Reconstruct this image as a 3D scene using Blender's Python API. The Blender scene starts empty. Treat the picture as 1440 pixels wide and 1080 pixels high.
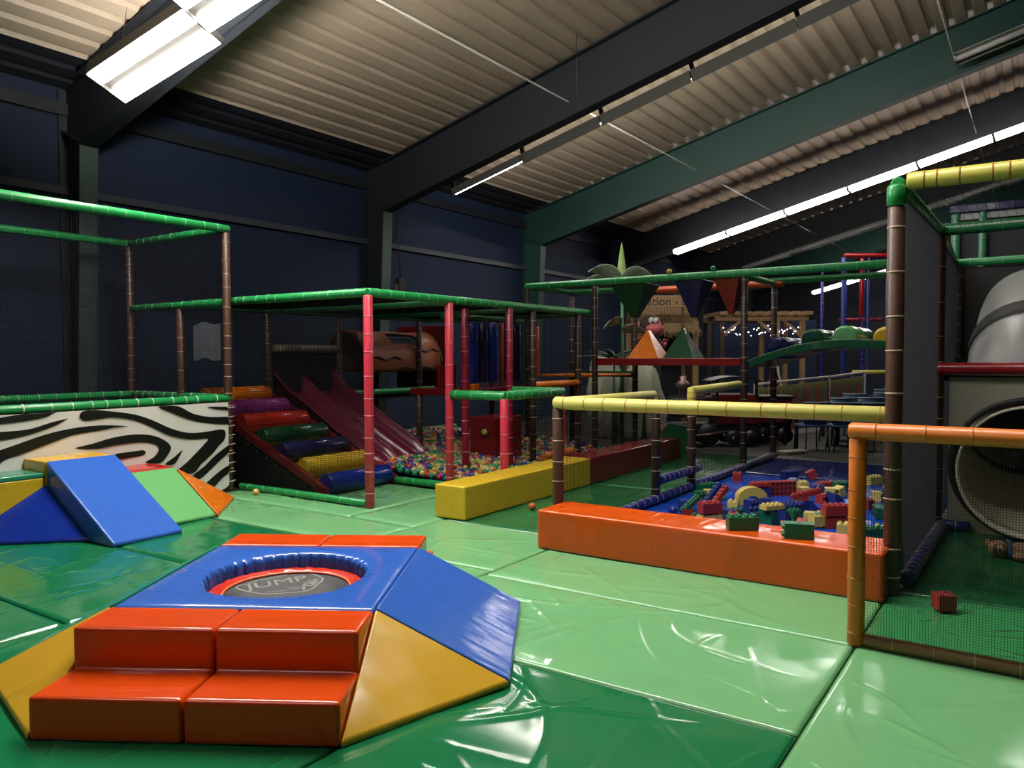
import bpy, bmesh, math, random
from mathutils import Vector, Matrix
random.seed(7)
C = bpy.context.scene.collection
PI = math.pi

# ------------------------------------------------------------------ camera
W_, H_, FPX, EYE = 1440, 1080, 1090.0, 1.6
RGT = Vector((0.5631106, -0.8263744, -0.0034480))
DWN = Vector((-0.0311229, -0.0170381, -0.9993703))
FWD = Vector((0.8257953, 0.5628633, -0.0353135))
cam = bpy.data.cameras.new('camera')
cam.sensor_fit = 'HORIZONTAL'; cam.sensor_width = 36.0; cam.lens = 36.0 * FPX / W_
cam.clip_start = 0.05; cam.clip_end = 200
co = bpy.data.objects.new('camera', cam); C.objects.link(co)
m = Matrix((RGT, -DWN, -FWD)).transposed().to_4x4(); m.translation = (0, 0, EYE)
co.matrix_world = m
bpy.context.scene.camera = co

def ray(u, v):
    return RGT * ((u - 720) / FPX) + DWN * ((v - 540) / FPX) + FWD
def atz(u, v, z=0.0):
    d = ray(u, v); return Vector((0, 0, EYE)) + d * ((z - EYE) / d.z)
def atx(u, v, x):
    d = ray(u, v); return Vector((0, 0, EYE)) + d * (x / d.x)
def aty(u, v, y):
    d = ray(u, v); return Vector((0, 0, EYE)) + d * (y / d.y)
def px(p):
    q = Vector(p) - Vector((0, 0, EYE)); w = q.dot(FWD)
    return q.dot(RGT) / w * FPX + 720, q.dot(DWN) / w * FPX + 540, w

# ------------------------------------------------------------------ materials
ALB = 0.62   # covers and paint reflect less than their screen colour; the exposure makes up for it
def lin(c, k=None):
    k = ALB if k is None else k
    return tuple(k * ((x / 255) / 12.92 if x / 255 <= 0.04045 else ((x / 255 + 0.055) / 1.055) ** 2.4) for x in c) + (1.0,)
def nd(nt, t, **kw):
    n = nt.nodes.new(t)
    for k, v in kw.items():
        if k in n.inputs: n.inputs[k].default_value = v
        else: setattr(n, k, v)
    return n
def base_mat(name, rgb, rough=0.5, metal=0.0, spec=0.5):
    mt = bpy.data.materials.new(name); mt.use_nodes = True
    nt = mt.node_tree; b = nt.nodes['Principled BSDF']
    b.inputs['Base Color'].default_value = lin(rgb)
    b.inputs['Roughness'].default_value = rough
    b.inputs['Metallic'].default_value = metal
    b.inputs['Specular IOR Level'].default_value = spec
    return mt, nt, b
def mottled(name, rgb, rough=0.5, var=0.12, scale=6.0, metal=0.0, spec=0.5, bump=0.0, bscale=40.0):
    mt, nt, b = base_mat(name, rgb, rough, metal, spec)
    tc = nd(nt, 'ShaderNodeTexCoord'); nz = nd(nt, 'ShaderNodeTexNoise', Scale=scale, Detail=5.0)
    nt.links.new(tc.outputs['Object'], nz.inputs['Vector'])
    mx = nd(nt, 'ShaderNodeMix', data_type='RGBA')
    c = lin(rgb)
    mx.inputs[6].default_value = tuple(x * (1 - var) for x in c[:3]) + (1,)
    mx.inputs[7].default_value = tuple(min(1, x * (1 + var)) for x in c[:3]) + (1,)
    nt.links.new(nz.outputs['Fac'], mx.inputs[0]); nt.links.new(mx.outputs[2], b.inputs['Base Color'])
    if bump:
        n2 = nd(nt, 'ShaderNodeTexNoise', Scale=bscale, Detail=3.0)
        nt.links.new(tc.outputs['Object'], n2.inputs['Vector'])
        bp = nd(nt, 'ShaderNodeBump', Strength=bump, Distance=0.01)
        nt.links.new(n2.outputs['Fac'], bp.inputs['Height']); nt.links.new(bp.outputs['Normal'], b.inputs['Normal'])
    return mt
def pvc(name, rgb, rough=0.24, big=0.5, crease=0.35, scale=1.0, var=0.06, spec=0.5):
    """shiny tarpaulin: slow swells, thin creases, faint scuffs"""
    mt, nt, b = base_mat(name, rgb, rough, 0, spec)
    L = nt.links.new
    tc = nd(nt, 'ShaderNodeTexCoord')
    n1 = nd(nt, 'ShaderNodeTexNoise', Scale=1.7 * scale, Detail=0.6, Distortion=0.4)
    L(tc.outputs['Object'], n1.inputs['Vector'])
    # two sets of long taut creases running different ways, only where the cover is slack
    h = None
    for ang, st, sc in ((0.5, 7.0, 1.1), (-0.9, 8.0, 0.9)):
        mp = nd(nt, 'ShaderNodeMapping'); mp.inputs['Rotation'].default_value = (0.3, 0.2, ang); mp.inputs['Scale'].default_value = (1.0, st, 1.0)
        L(tc.outputs['Object'], mp.inputs['Vector'])
        n2 = nd(nt, 'ShaderNodeTexNoise', Scale=sc * scale, Detail=0.0, Distortion=0.5)
        L(mp.outputs[0], n2.inputs['Vector'])
        n3 = nd(nt, 'ShaderNodeTexNoise', Scale=1.1 * scale, Detail=1.0)
        mo = nd(nt, 'ShaderNodeMapping'); mo.inputs['Location'].default_value = (ang * 9, 3.1, 1.7)
        L(tc.outputs['Object'], mo.inputs['Vector']); L(mo.outputs[0], n3.inputs['Vector'])
        gate = nd(nt, 'ShaderNodeMapRange'); gate.inputs['From Min'].default_value = 0.46; gate.inputs['From Max'].default_value = 0.66
        L(n3.outputs['Fac'], gate.inputs['Value'])
        g = nd(nt, 'ShaderNodeMath', operation='MULTIPLY'); L(n2.outputs['Fac'], g.inputs[0]); L(gate.outputs[0], g.inputs[1])
        if h is None: h = g
        else:
            ad = nd(nt, 'ShaderNodeMath', operation='ADD'); L(h.outputs[0], ad.inputs[0]); L(g.outputs[0], ad.inputs[1]); h = ad
    b1 = nd(nt, 'ShaderNodeBump', Strength=big, Distance=0.03 / scale)
    L(n1.outputs['Fac'], b1.inputs['Height'])
    b2 = nd(nt, 'ShaderNodeBump', Strength=min(1.0, crease * 1.6), Distance=0.028 / scale)
    L(h.outputs[0], b2.inputs['Height']); L(b1.outputs['Normal'], b2.inputs['Normal']); L(b2.outputs['Normal'], b.inputs['Normal'])
    n4 = nd(nt, 'ShaderNodeTexNoise', Scale=5.0 * scale, Detail=6.0)
    L(tc.outputs['Object'], n4.inputs['Vector'])
    mx = nd(nt, 'ShaderNodeMix', data_type='RGBA'); c = lin(rgb)
    mx.inputs[6].default_value = tuple(x * (1 - var) for x in c[:3]) + (1,)
    mx.inputs[7].default_value = tuple(min(1, x * (1 + var)) for x in c[:3]) + (1,)
    L(n4.outputs['Fac'], mx.inputs[0]); L(mx.outputs[2], b.inputs['Base Color'])
    rr = nd(nt, 'ShaderNodeMapRange'); rr.inputs['To Min'].default_value = rough * 0.45; rr.inputs['To Max'].default_value = rough * 1.1
    L(n4.outputs['Fac'], rr.inputs['Value']); L(rr.outputs[0], b.inputs['Roughness'])
    return mt
def emit(name, rgb, s):
    mt, nt, b = base_mat(name, rgb, 0.4)
    b.inputs['Emission Color'].default_value = lin(rgb, 1.0); b.inputs['Emission Strength'].default_value = s
    return mt

M = {}
# floor mats
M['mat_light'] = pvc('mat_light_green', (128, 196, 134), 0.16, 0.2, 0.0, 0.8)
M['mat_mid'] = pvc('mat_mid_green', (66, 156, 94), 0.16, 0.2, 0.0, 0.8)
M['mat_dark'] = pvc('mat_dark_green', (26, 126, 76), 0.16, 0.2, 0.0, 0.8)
M['mat_shade'] = pvc('mat_shaded_green', (40, 118, 70), 0.28, 0.3, 0.4, 0.8)  # mat green darkened, with the shade in the tower bay put into the colour
M['mat_blue'] = pvc('mat_blue', (30, 82, 200), 0.2, 0.35, 0.5, 0.8, spec=0.15)
M['mat_navy'] = pvc('mat_navy', (22, 46, 118), 0.2, 0.3, 0.4, 0.8, spec=0.12)
# foam blocks
M['f_orange'] = pvc('foam_orange', (242, 96, 20), 0.2, 0.3, 0.3, 2.0)
M['f_orange_red'] = pvc('foam_orange_red', (240, 82, 20), 0.2, 0.3, 0.2, 2.0)
M['f_yellow'] = pvc('foam_yellow', (244, 192, 52), 0.28, 0.25, 0.2, 2.0)
M['f_lemon'] = pvc('foam_lemon', (226, 190, 40), 0.4, 0.25, 0.12, 2.0)
M['f_blue'] = pvc('foam_blue', (60, 112, 212), 0.2, 0.25, 0.12, 2.0)
M['f_dkblue'] = pvc('foam_royal', (20, 48, 150), 0.24, 0.35, 0.3, 2.0)
M['f_green'] = pvc('foam_green', (118, 192, 120), 0.24, 0.25, 0.3, 2.0)
M['f_teal'] = pvc('foam_teal', (44, 150, 110), 0.26, 0.25, 0.3, 2.0)
M['f_red'] = pvc('foam_red', (212, 44, 30), 0.24, 0.3, 0.12, 2.0)
M['f_dkred'] = pvc('foam_maroon', (130, 26, 28), 0.3, 0.3, 0.3, 2.0)
M['f_dkgreen'] = pvc('foam_bottle_green', (14, 78, 44), 0.3, 0.4, 0.5, 2.5)
M['f_navy'] = pvc('foam_navy', (24, 28, 84), 0.3, 0.3, 0.3, 2.0)
M['f_amber'] = pvc('foam_amber', (244, 128, 26), 0.32, 0.2, 0.08, 2.0)
M['f_purple'] = pvc('foam_purple', (150, 50, 140), 0.35, 0.2, 0.1, 2.0)
M['tramp_pad'] = pvc('tramp_pad_red', (224, 56, 26), 0.24, 0.8, 0.6, 5.0)
# padded tubes
def tubem(k, rgb, rough=0.35): M[k] = mottled(k, rgb, rough, 0.1, 9.0, bump=0.15, bscale=26)
tubem('p_green', (36, 158, 82)); tubem('p_dkgreen', (20, 96, 52)); tubem('p_brown', (88, 56, 40), 0.45); tubem('p_brown_shaded', (58, 38, 30), 0.45); tubem('p_pink', (226, 62, 84))  # the darker brown is the post brown with dim light painted in
tubem('p_crimson_shadepink', (160, 24, 58)); tubem('p_yellow', (236, 226, 120), 0.42); tubem('p_lime', (214, 206, 84), 0.42)
tubem('p_orange', (240, 130, 28), 0.38); tubem('p_tan', (150, 112, 62), 0.5); tubem('p_blue', (34, 44, 138)); tubem('p_red', (170, 26, 34), 0.28)
tubem('p_stone', (120, 112, 96), 0.6); tubem('p_burnt', (196, 80, 34), 0.4); tubem('p_skyblue', (34, 64, 150), 0.4); tubem('p_jade', (62, 140, 104), 0.4)
M['r_pale'] = mottled('tie_pale', (206, 186, 156), 0.5)
M['r_lime'] = mottled('tie_lime', (132, 206, 140), 0.5)
M['r_white'] = mottled('tie_white', (226, 222, 206), 0.5)
M['r_blush'] = mottled('tie_blush', (246, 170, 176), 0.5)
M['r_rust'] = mottled('tie_rust', (196, 120, 44), 0.5)
M['r_grey'] = mottled('tie_grey', (120, 122, 160), 0.5)
M['net'] = mottled('net_cord', (7, 7, 9), 0.95, spec=0.1)
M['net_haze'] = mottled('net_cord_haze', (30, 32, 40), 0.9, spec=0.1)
M['net_grey'] = mottled('net_cord_grey', (52, 52, 60), 0.8)
M['net_fine'] = mottled('net_cord_fine', (26, 30, 28), 0.8)
# room
M['wall'] = mottled('wall_navy_paint', (17, 41, 76), 0.75, 0.12, 1.5)
M['wall_dark'] = mottled('wall_dark_paint', (15, 20, 36), 0.8, 0.15, 1.5)
M['roof'] = mottled('roof_sheet', (208, 188, 164), 0.5, 0.14, 1.2, bump=0.05)
M['steel_dark'] = mottled('steel_charcoal', (34, 38, 46), 0.6, 0.1, 2.0)
M['steel_green'] = mottled('steel_green', (26, 74, 64), 0.55, 0.1, 2.0)
M['steel_pale'] = mottled('steel_pale_green', (72, 94, 88), 0.5, 0.1, 2.0)
M['steel_grey'] = mottled('steel_grey', (70, 76, 86), 0.5)
M['concrete'] = mottled('concrete', (66, 66, 60), 0.7, 0.2, 3.0)
M['under'] = mottled('underlay', (20, 34, 26), 0.8)
M['white_metal'] = mottled('white_metal', (200, 198, 190), 0.4)
M['black'] = mottled('black_rubber', (16, 16, 18), 0.6)
M['blackp'] = mottled('black_panel', (14, 14, 18), 0.5)
M['jumpmat'] = mottled('jump_mat', (62, 62, 64), 0.7, 0.1, 80)
M['print'] = mottled('logo_grey', (150, 146, 138), 0.6)
M['piping'] = mottled('piping_orange', (250, 120, 60), 0.4)
M['banner'] = mottled('banner_white', (244, 242, 234), 0.4, 0.05, 2.0)
M['stripe'] = mottled('banner_black', (14, 13, 14), 0.4)
M['paper'] = mottled('paper_grey', (104, 108, 116), 0.7)
M['slide'] = mottled('slide_plastic', (112, 26, 56), 0.25, 0.08, 4)
M['log'] = mottled('log_plastic', (140, 72, 34), 0.5, 0.25, 14, bump=0.3)
M['crack'] = mottled('log_crack', (30, 16, 12), 0.6)
M['tube_grey'] = mottled('tube_grey', (176, 178, 176), 0.35, 0.08, 5, bump=0.2, bscale=12)
M['tube_beige'] = mottled('tube_beige', (236, 226, 202), 0.3, 0.06, 3)
M['panel_beige'] = mottled('panel_beige', (176, 170, 152), 0.5, 0.08, 3)
M['wood'] = mottled('pale_wood', (176, 140, 98), 0.6, 0.2, 12)
M['wood_dark'] = mottled('dark_wood', (104, 74, 52), 0.6, 0.25, 12)
M['thatch'] = mottled('thatch', (170, 142, 100), 0.9, 0.3, 20)
M['rock'] = mottled('rock', (176, 180, 158), 0.8, 0.2, 3, bump=0.5, bscale=6)
M['pane'] = mottled('window_glass', (40, 52, 70), 0.15)
M['leaf_pale'] = mottled('leaf_pale', (178, 196, 178), 0.5, 0.15, 8)
M['leaf_lime'] = mottled('leaf_lime', (150, 178, 100), 0.5, 0.15, 8)
M['leaf_dark'] = mottled('leaf_dark', (52, 84, 70), 0.5, 0.2, 8)
M['leaf_green'] = mottled('leaf_green', (80, 140, 96), 0.5, 0.2, 8)
M['monkey'] = mottled('monkey_fur', (60, 36, 34), 0.8, 0.2, 30)
M['monkey_skin'] = mottled('monkey_skin', (206, 96, 100), 0.5)
M['eye_white'] = mottled('eye_white', (224, 222, 214), 0.3)
M['iron'] = mottled('cast_iron', (30, 28, 30), 0.4, 0.1, 6)
M['copper'] = mottled('dull_copper', (146, 112, 108), 0.35, 0.1, 6, metal=0.5)
M['engine_red'] = mottled('engine_red', (120, 24, 26), 0.35)
M['chair'] = mottled('chair_blue', (58, 92, 128), 0.4)
M['chair_rim'] = mottled('chair_rim', (150, 170, 186), 0.4)
M['table'] = mottled('table_dark', (22, 22, 28), 0.5)
M['bear'] = mottled('bear_plush', (168, 132, 96), 0.95, 0.2, 40, bump=0.6, bscale=90)
M['bear_pale'] = mottled('bear_muzzle', (190, 164, 130), 0.95, 0.1, 40)
M['scarf'] = mottled('scarf_blue', (60, 92, 130), 0.9)
M['lamp'] = emit('lamp_white', (255, 250, 242), 40.0)
M['lamp_far'] = emit('lamp_cool_white', (255, 248, 244), 15.0)
M['lamp_thin'] = emit('lamp_trough', (255, 250, 242), 90.0)
M['fairy'] = emit('fairy_white', (235, 240, 255), 5.0)
M['red_plain'] = mottled('red_plastic', (196, 36, 34), 0.4)
BRK = {'red': mottled('brick_red', (176, 54, 50), 0.42, 0.06), 'yellow': mottled('brick_yellow', (228, 208, 112), 0.42, 0.06),
       'green': mottled('brick_green', (22, 110, 72), 0.42, 0.06), 'blue': mottled('brick_blue', (34, 54, 132), 0.42, 0.06)}
BALL = {'red': mottled('ball_red', (170, 36, 36), 0.3), 'yellow': mottled('ball_yellow', (210, 180, 84), 0.3),
        'green': mottled('ball_green', (28, 140, 82), 0.25), 'blue': mottled('ball_blue', (34, 44, 140), 0.25),
        'orange': mottled('ball_orange', (206, 100, 46), 0.3), 'white': mottled('ball_white', (190, 176, 154), 0.3)}

# ------------------------------------------------------------------ mesh helpers
class MB:
    def __init__(s): s.v = []; s.f = []; s.mi = []; s.sm = []; s.k = 0; s.smooth = False
    def add(s, vs, fs, k=None, smooth=None):
        o = len(s.v); s.v += [tuple(p) for p in vs]
        for f in fs:
            s.f.append([i + o for i in f]); s.mi.append(s.k if k is None else k); s.sm.append(s.smooth if smooth is None else smooth)
        return s
    def box(s, x0, x1, y0, y1, z0, z1, k=None, mat=None):
        vs = [Vector(p) for p in ((x0, y0, z0), (x1, y0, z0), (x1, y1, z0), (x0, y1, z0), (x0, y0, z1), (x1, y0, z1), (x1, y1, z1), (x0, y1, z1))]
        if mat is not None: vs = [mat @ p for p in vs]
        return s.add(vs, [(0, 3, 2, 1), (4, 5, 6, 7), (0, 1, 5, 4), (1, 2, 6, 5), (2, 3, 7, 6), (3, 0, 4, 7)], k)
    def tube(s, pts, r, n=12, k=None, caps=True, smooth=True, closed=False):
        pts = [Vector(p) for p in pts]; N = len(pts)
        rs = r if isinstance(r, (list, tuple)) else [r] * N
        rings = []; up = None
        for i, p in enumerate(pts):
            if closed: d = pts[(i + 1) % N] - pts[i - 1]
            else: d = pts[min(i + 1, N - 1)] - pts[max(i - 1, 0)]
            d.normalize()
            if up is None: up = Vector((0, 0, 1)) if abs(d.z) < 0.9 else Vector((1, 0, 0))
            a = d.cross(up)
            if a.length < 1e-4: a = d.cross(Vector((1, 0, 0)))
            a.normalize(); b = a.cross(d); up = b
            rings.append([p + a * rs[i] * math.cos(2 * PI * j / n) + b * rs[i] * math.sin(2 * PI * j / n) for j in range(n)])
        vs = [q for R in rings for q in R]; fs = []
        for i in range(N if closed else N - 1):
            i2 = (i + 1) % N
            for j in range(n):
                fs.append((i * n + j, i * n + (j + 1) % n, i2 * n + (j + 1) % n, i2 * n + j))
        o = len(s.v)
        s.add(vs, fs, k, smooth)
        if caps and not closed:
            s.f.append([o + j for j in range(n)][::-1]); s.mi.append(s.k if k is None else k); s.sm.append(False)
            s.f.append([o + (N - 1) * n + j for j in range(n)]); s.mi.append(s.k if k is None else k); s.sm.append(False)
        return s
    def ball(s, c, r, n=12, m=8, k=None, mat=None):
        r = r if isinstance(r, (list, tuple)) else (r, r, r)
        vs = [Vector((0, 0, 1))]
        for i in range(1, m):
            t = PI * i / m
            for j in range(n):
                a = 2 * PI * j / n; vs.append(Vector((math.sin(t) * math.cos(a), math.sin(t) * math.sin(a), math.cos(t))))
        vs.append(Vector((0, 0, -1)))
        vs = [Vector((p.x * r[0], p.y * r[1], p.z * r[2])) for p in vs]
        if mat is not None: vs = [mat @ p for p in vs]
        vs = [p + Vector(c) for p in vs]
        fs = [(0, 1 + j, 1 + (j + 1) % n) for j in range(n)]
        for i in range(m - 2):
            for j in range(n):
                a = 1 + i * n; fs.append((a + j, a + n + j, a + n + (j + 1) % n, a + (j + 1) % n))
        e = len(vs) - 1; a = 1 + (m - 2) * n
        fs += [(e, a + (j + 1) % n, a + j) for j in range(n)]
        return s.add(vs, fs, k, True)
    def prism(s, poly, d, k=None):
        """closed 3-D polygon extruded along vector d"""
        n = len(poly); poly = [Vector(p) for p in poly]; d = Vector(d)
        vs = poly + [p + d for p in poly]
        fs = [tuple(range(n))[::-1], tuple(range(n, 2 * n))] + [(i, (i + 1) % n, n + (i + 1) % n, n + i) for i in range(n)]
        return s.add(vs, fs, k)
    def lathe(s, prof, c, n=24, k=None, mat=None):
        vs = []
        for r, z in prof:
            for j in range(n): vs.append(Vector((r * math.cos(2 * PI * j / n), r * math.sin(2 * PI * j / n), z)))
        if mat is not None: vs = [mat @ p for p in vs]
        vs = [p + Vector(c) for p in vs]; fs = []
        for i in range(len(prof) - 1):
            for j in range(n): fs.append((i * n + j, i * n + (j + 1) % n, (i + 1) * n + (j + 1) % n, (i + 1) * n + j))
        return s.add(vs, fs, k, True)
    def build(s, name, mats, parent=None, bevel=0.0, seg=3, wn=False):
        me = bpy.data.meshes.new(name); me.from_pydata(s.v, [], s.f)
        for mt in (mats if isinstance(mats, (list, tuple)) else [mats]): me.materials.append(M[mt] if isinstance(mt, str) else mt)
        for p, k, sm in zip(me.polygons, s.mi, s.sm): p.material_index = k; p.use_smooth = sm
        bm = bmesh.new(); bm.from_mesh(me)
        bmesh.ops.recalc_face_normals(bm, faces=bm.faces)
        if bevel:
            bmesh.ops.remove_doubles(bm, verts=bm.verts, dist=1e-5)
            bmesh.ops.bevel(bm, geom=list(bm.edges), offset=bevel, segments=seg, profile=0.6, affect='EDGES', clamp_overlap=True)
            for f in bm.faces: f.smooth = True
        bm.to_mesh(me); bm.free(); me.update()
        o = bpy.data.objects.new(name, me); C.objects.link(o)
        if bevel or wn:
            w = o.modifiers.new('normals', 'WEIGHTED_NORMAL'); w.keep_sharp = True; w.weight = 90
        if parent is not None: o.parent = parent
        return o

def tag(o, label=None, cat=None, group=None, kind=None):
    if label: o['label'] = label
    if cat: o['category'] = cat
    if group: o['group'] = group
    if kind: o['kind'] = kind
    return o
def thing(name, label, cat, loc=(0, 0, 0), rz=0.0, group=None):
    o = bpy.data.objects.new(name, None); C.objects.link(o)
    o.empty_display_size = 0.1
    o.location = loc; o.rotation_euler = (0, 0, rz)
    return tag(o, label, cat, group)
def kids(o): return [c for c in bpy.data.objects if c.parent == o]
def dup(root, loc=None, rz=None, label=None, group=None):
    r = root.copy(); C.objects.link(r)
    if loc is not None: r.location = loc
    if rz is not None: r.rotation_euler = (0, 0, rz)
    if label: r['label'] = label
    if group: r['group'] = group
    for ch in kids(root):
        c = ch.copy(); C.objects.link(c); c.parent = r
        for g in kids(ch):
            d = g.copy(); C.objects.link(d); d.parent = c
    return r
def origin_to(o, loc):
    """moves a one-mesh object's origin to loc, geometry stays put"""
    loc = Vector(loc); o.data.transform(Matrix.Translation(-loc)); o.location = loc; return o

RINGS = {'p_green': 'r_lime', 'p_dkgreen': 'p_green', 'p_brown': 'r_pale', 'p_brown_shaded': 'r_pale', 'p_pink': 'r_blush', 'p_crimson_shadepink': 'r_blush', 'p_yellow': 'r_rust', 'p_lime': 'r_rust',
         'p_orange': 'r_rust', 'p_tan': 'r_pale', 'p_blue': 'r_pale', 'p_red': 'p_crimson_shadepink', 'p_stone': 'r_pale', 'p_burnt': 'p_orange', 'p_skyblue': 'r_grey', 'p_jade': 'r_pale'}
def pole(name, a, b, mat, parent, r=0.048, gap=0.2, jit=0.3, rings=True, ring=None, rw=0.004):
    """foam sleeved steel tube tied with cable ties"""
    a = Vector(a); b = Vector(b); d = b - a; L = d.length; d.normalize()
    mb = MB(); mb.tube([a, a + d * 0.012, b - d * 0.012, b], [r * 0.8, r, r, r * 0.8], 14, 0)
    if rings:
        t = gap * random.uniform(0.4, 0.9)
        while t < L - 0.03:
            p = a + d * t
            mb.tube([p - d * rw, p - d * rw * 0.6, p + d * rw * 0.6, p + d * rw], [r * 0.99, r + 0.003, r + 0.003, r * 0.99], 14, 1, caps=False)
            t += gap * random.uniform(1 - jit, 1 + jit)
    return mb.build(name, [mat, ring or RINGS[mat]], parent)
def net(name, o, u, v, parent, s=0.05, r=0.0018, mat='net'):
    """knotless netting: real cords both ways over the parallelogram o, u, v"""
    o = Vector(o); u = Vector(u); v = Vector(v); mb = MB()
    for (A, B) in ((u, v), (v, u)):
        n = max(1, round(A.length / s))
        for i in range(n + 1):
            p = o + A * (i / n); mb.tube([p, p + B], r, 3, 0, caps=False, smooth=False)
    return mb.build(name, mat, parent)
def text_obj(name, s, size, mat, parent, mw, shear=0.0, depth=0.001, bold=0.0):
    cu = bpy.data.curves.new(name, 'FONT'); cu.body = s; cu.size = size; cu.extrude = depth; cu.offset = bold; cu.shear = shear; cu.align_x = 'CENTER'; cu.align_y = 'CENTER'
    t = bpy.data.objects.new(name + '_tmp', cu); C.objects.link(t)
    bpy.context.view_layer.update()
    me = bpy.data.meshes.new_from_object(t.evaluated_get(bpy.context.evaluated_depsgraph_get()))
    bpy.data.objects.remove(t); bpy.data.curves.remove(cu)
    me.transform(mw); me.materials.clear(); me.materials.append(M[mat])
    o = bpy.data.objects.new(name, me); C.objects.link(o)
    if parent is not None: o.parent = parent
    return o
# ------------------------------------------------------------------ the hall
SL = 0.26; RIDGE = -1.0
def zr(y):
    y2 = y if y >= RIDGE else 2 * RIDGE - y
    return 5.45 + SL * (10.2 - y2)
X0, X1, YL, YR = -4.5, 36.0, 11.0, -13.0
def slab(name, mat, *b):
    mb = MB(); mb.box(*b); return tag(mb.build(name, mat), kind='structure')
slab('floor', 'concrete', X0, X1, YR, YL, -0.2, -0.045)
slab('wall_left', 'wall', X0, X1, YL, YL + 0.15, -0.2, zr(YL) + 0.05)
slab('wall_right', 'wall_dark', X0, X1, YR - 0.15, YR, -0.2, zr(YR) + 0.05)
def gable(name, x0, x1, mat):
    mb = MB(); mb.prism([(x0, YL, -0.2), (x0, YL, zr(YL)), (x0, RIDGE, zr(RIDGE)), (x0, YR, zr(YR)), (x0, YR, -0.2)], (x1 - x0, 0, 0))
    return tag(mb.build(name, mat), kind='structure')
gable('wall_back', X1, X1 + 0.15, 'wall_dark'); gable('wall_front', X0 - 0.15, X0, 'wall_dark')
# corrugated roof: trapezoid sheets with ribs along the hall, painted dark next to the wall
prof = []; P = 0.30; y = YL
while y > YR:
    for dy, h in ((0, 0), (0.17, 0), (0.19, 0.055), (0.28, 0.055)):
        prof.append((y - dy, h))
    y -= P
prof.append((YR, 0))
mb = MB(); th = 0.04
xs = [X0 + (X1 - X0) * i / 8 for i in range(9)]
pts = [(yy, zr(yy) + h) for yy, h in prof]
for (a, b) in zip(pts[:-1], pts[1:]):
    k = 1 if (a[0] + b[0]) / 2 > 10.22 else 0
    mb.add([(X0, a[0], a[1]), (X1, a[0], a[1]), (X1, b[0], b[1]), (X0, b[0], b[1])], [(0, 1, 2, 3)], k)
    mb.add([(X0, a[0], a[1] + th), (X1, a[0], a[1] + th), (X1, b[0], b[1] + th), (X0, b[0], b[1] + th)], [(3, 2, 1, 0)], k)
tag(mb.build('ceiling', ['roof', 'wall_dark']), kind='structure')
# steel portal frames
for i, x in enumerate((5.4, 11.08, 16.72, 22.4, 28.1, 33.8)):
    web = 'steel_green' if i in (2, 5) else 'steel_dark'
    mb = MB()
    def rafter(sg):
        ya, yb = 10.45, RIDGE
        A = [(ya, zr(ya) - 0.04), (yb, zr(yb) - 0.04), (yb, zr(yb) - 1.0), (ya, zr(ya) - 0.99)]
        f = lambda p: (p[0] if sg > 0 else 2 * RIDGE - p[0], p[1])
        q = [f(p) for p in A]
        mb.prism([(x - 0.012, a, b) for a, b in q], (0.024, 0, 0), 0)
        for lo in (0, 1):
            (a, b), (c, d) = (q[0], q[1]) if not lo else (q[3], q[2])
            t = 0.025 if not lo else -0.025
            mb.prism([(x - 0.12, a, b), (x - 0.12, c, d), (x - 0.12, c, d - t), (x - 0.12, a, b - t)], (0.24, 0, 0), 0)
        # column: outer flange on the wall, tapering web, pale inner flange
        w = YL - 0.02; fy = lambda yy: yy if sg > 0 else 2 * RIDGE - yy
        mb.prism([(x - 0.012, fy(w), -0.045), (x - 0.012, fy(w), zr(w) - 0.03), (x - 0.012, fy(10.45), zr(10.45) - 0.04), (x - 0.012, fy(10.45), zr(10.45) - 0.99), (x - 0.012, fy(10.68), -0.045)], (0.024, 0, 0), 0)
        mb.prism([(x - 0.12, fy(10.45), zr(10.45) - 1.0), (x - 0.12, fy(10.42), zr(10.45) - 1.0), (x - 0.12, fy(10.65), -0.045), (x - 0.12, fy(10.68), -0.045)], (0.24, 0, 0), 1)
        mb.prism([(x - 0.12, fy(w), -0.045), (x - 0.12, fy(w), zr(w) - 0.05), (x - 0.12, fy(w - 0.02), zr(w) - 0.05), (x - 0.12, fy(w - 0.02), -0.045)], (0.24, 0, 0), 0)
        # haunch stiffeners
        mb.prism([(x - 0.1, fy(10.45), zr(10.45) - 0.98), (x - 0.1, fy(w), zr(w) - 0.6), (x - 0.1, fy(w), zr(w) - 0.57), (x - 0.1, fy(10.45), zr(10.45) - 0.95)], (0.2, 0, 0), 0)
    rafter(1); rafter(-1)
    tag(mb.build('roof_beam', [web, 'steel_pale' if i < 2 else web]), kind='structure')
# rails on the wall
for n, (z, w, mt) in enumerate(((3.86, 0.10, 'steel_grey'), (4.95, 0.16, 'steel_dark')), 1):
    mb = MB(); mb.box(X0, X1, YL - 0.08, YL, z - w / 2, z + w / 2)
    tag(mb.build('trim_%d' % n, mt), kind='structure')
# tie rods between the frames
for (yy, z, lab) in ((6.42, 5.74, 'thin white tie rod running under the roof sheets, left of the other rod'), (1.4, 7.05, 'thin white tie rod high under the roof at right')):
    mb = MB(); mb.tube([(5.4, yy, z), (33.8, yy, z)], 0.014, 8)
    tag(mb.build('tie_rod', 'white_metal'), lab, 'rod')
mb = MB(); mb.tube([(10.6, 6.0, 5.35), (10.6, 6.0, zr(6.0) + 0.03)], 0.006, 6)
tag(mb.build('hanging_wire', 'steel_grey'), 'thin vertical wire hanging from the roof in front of the first dark beam', 'wire')
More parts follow.
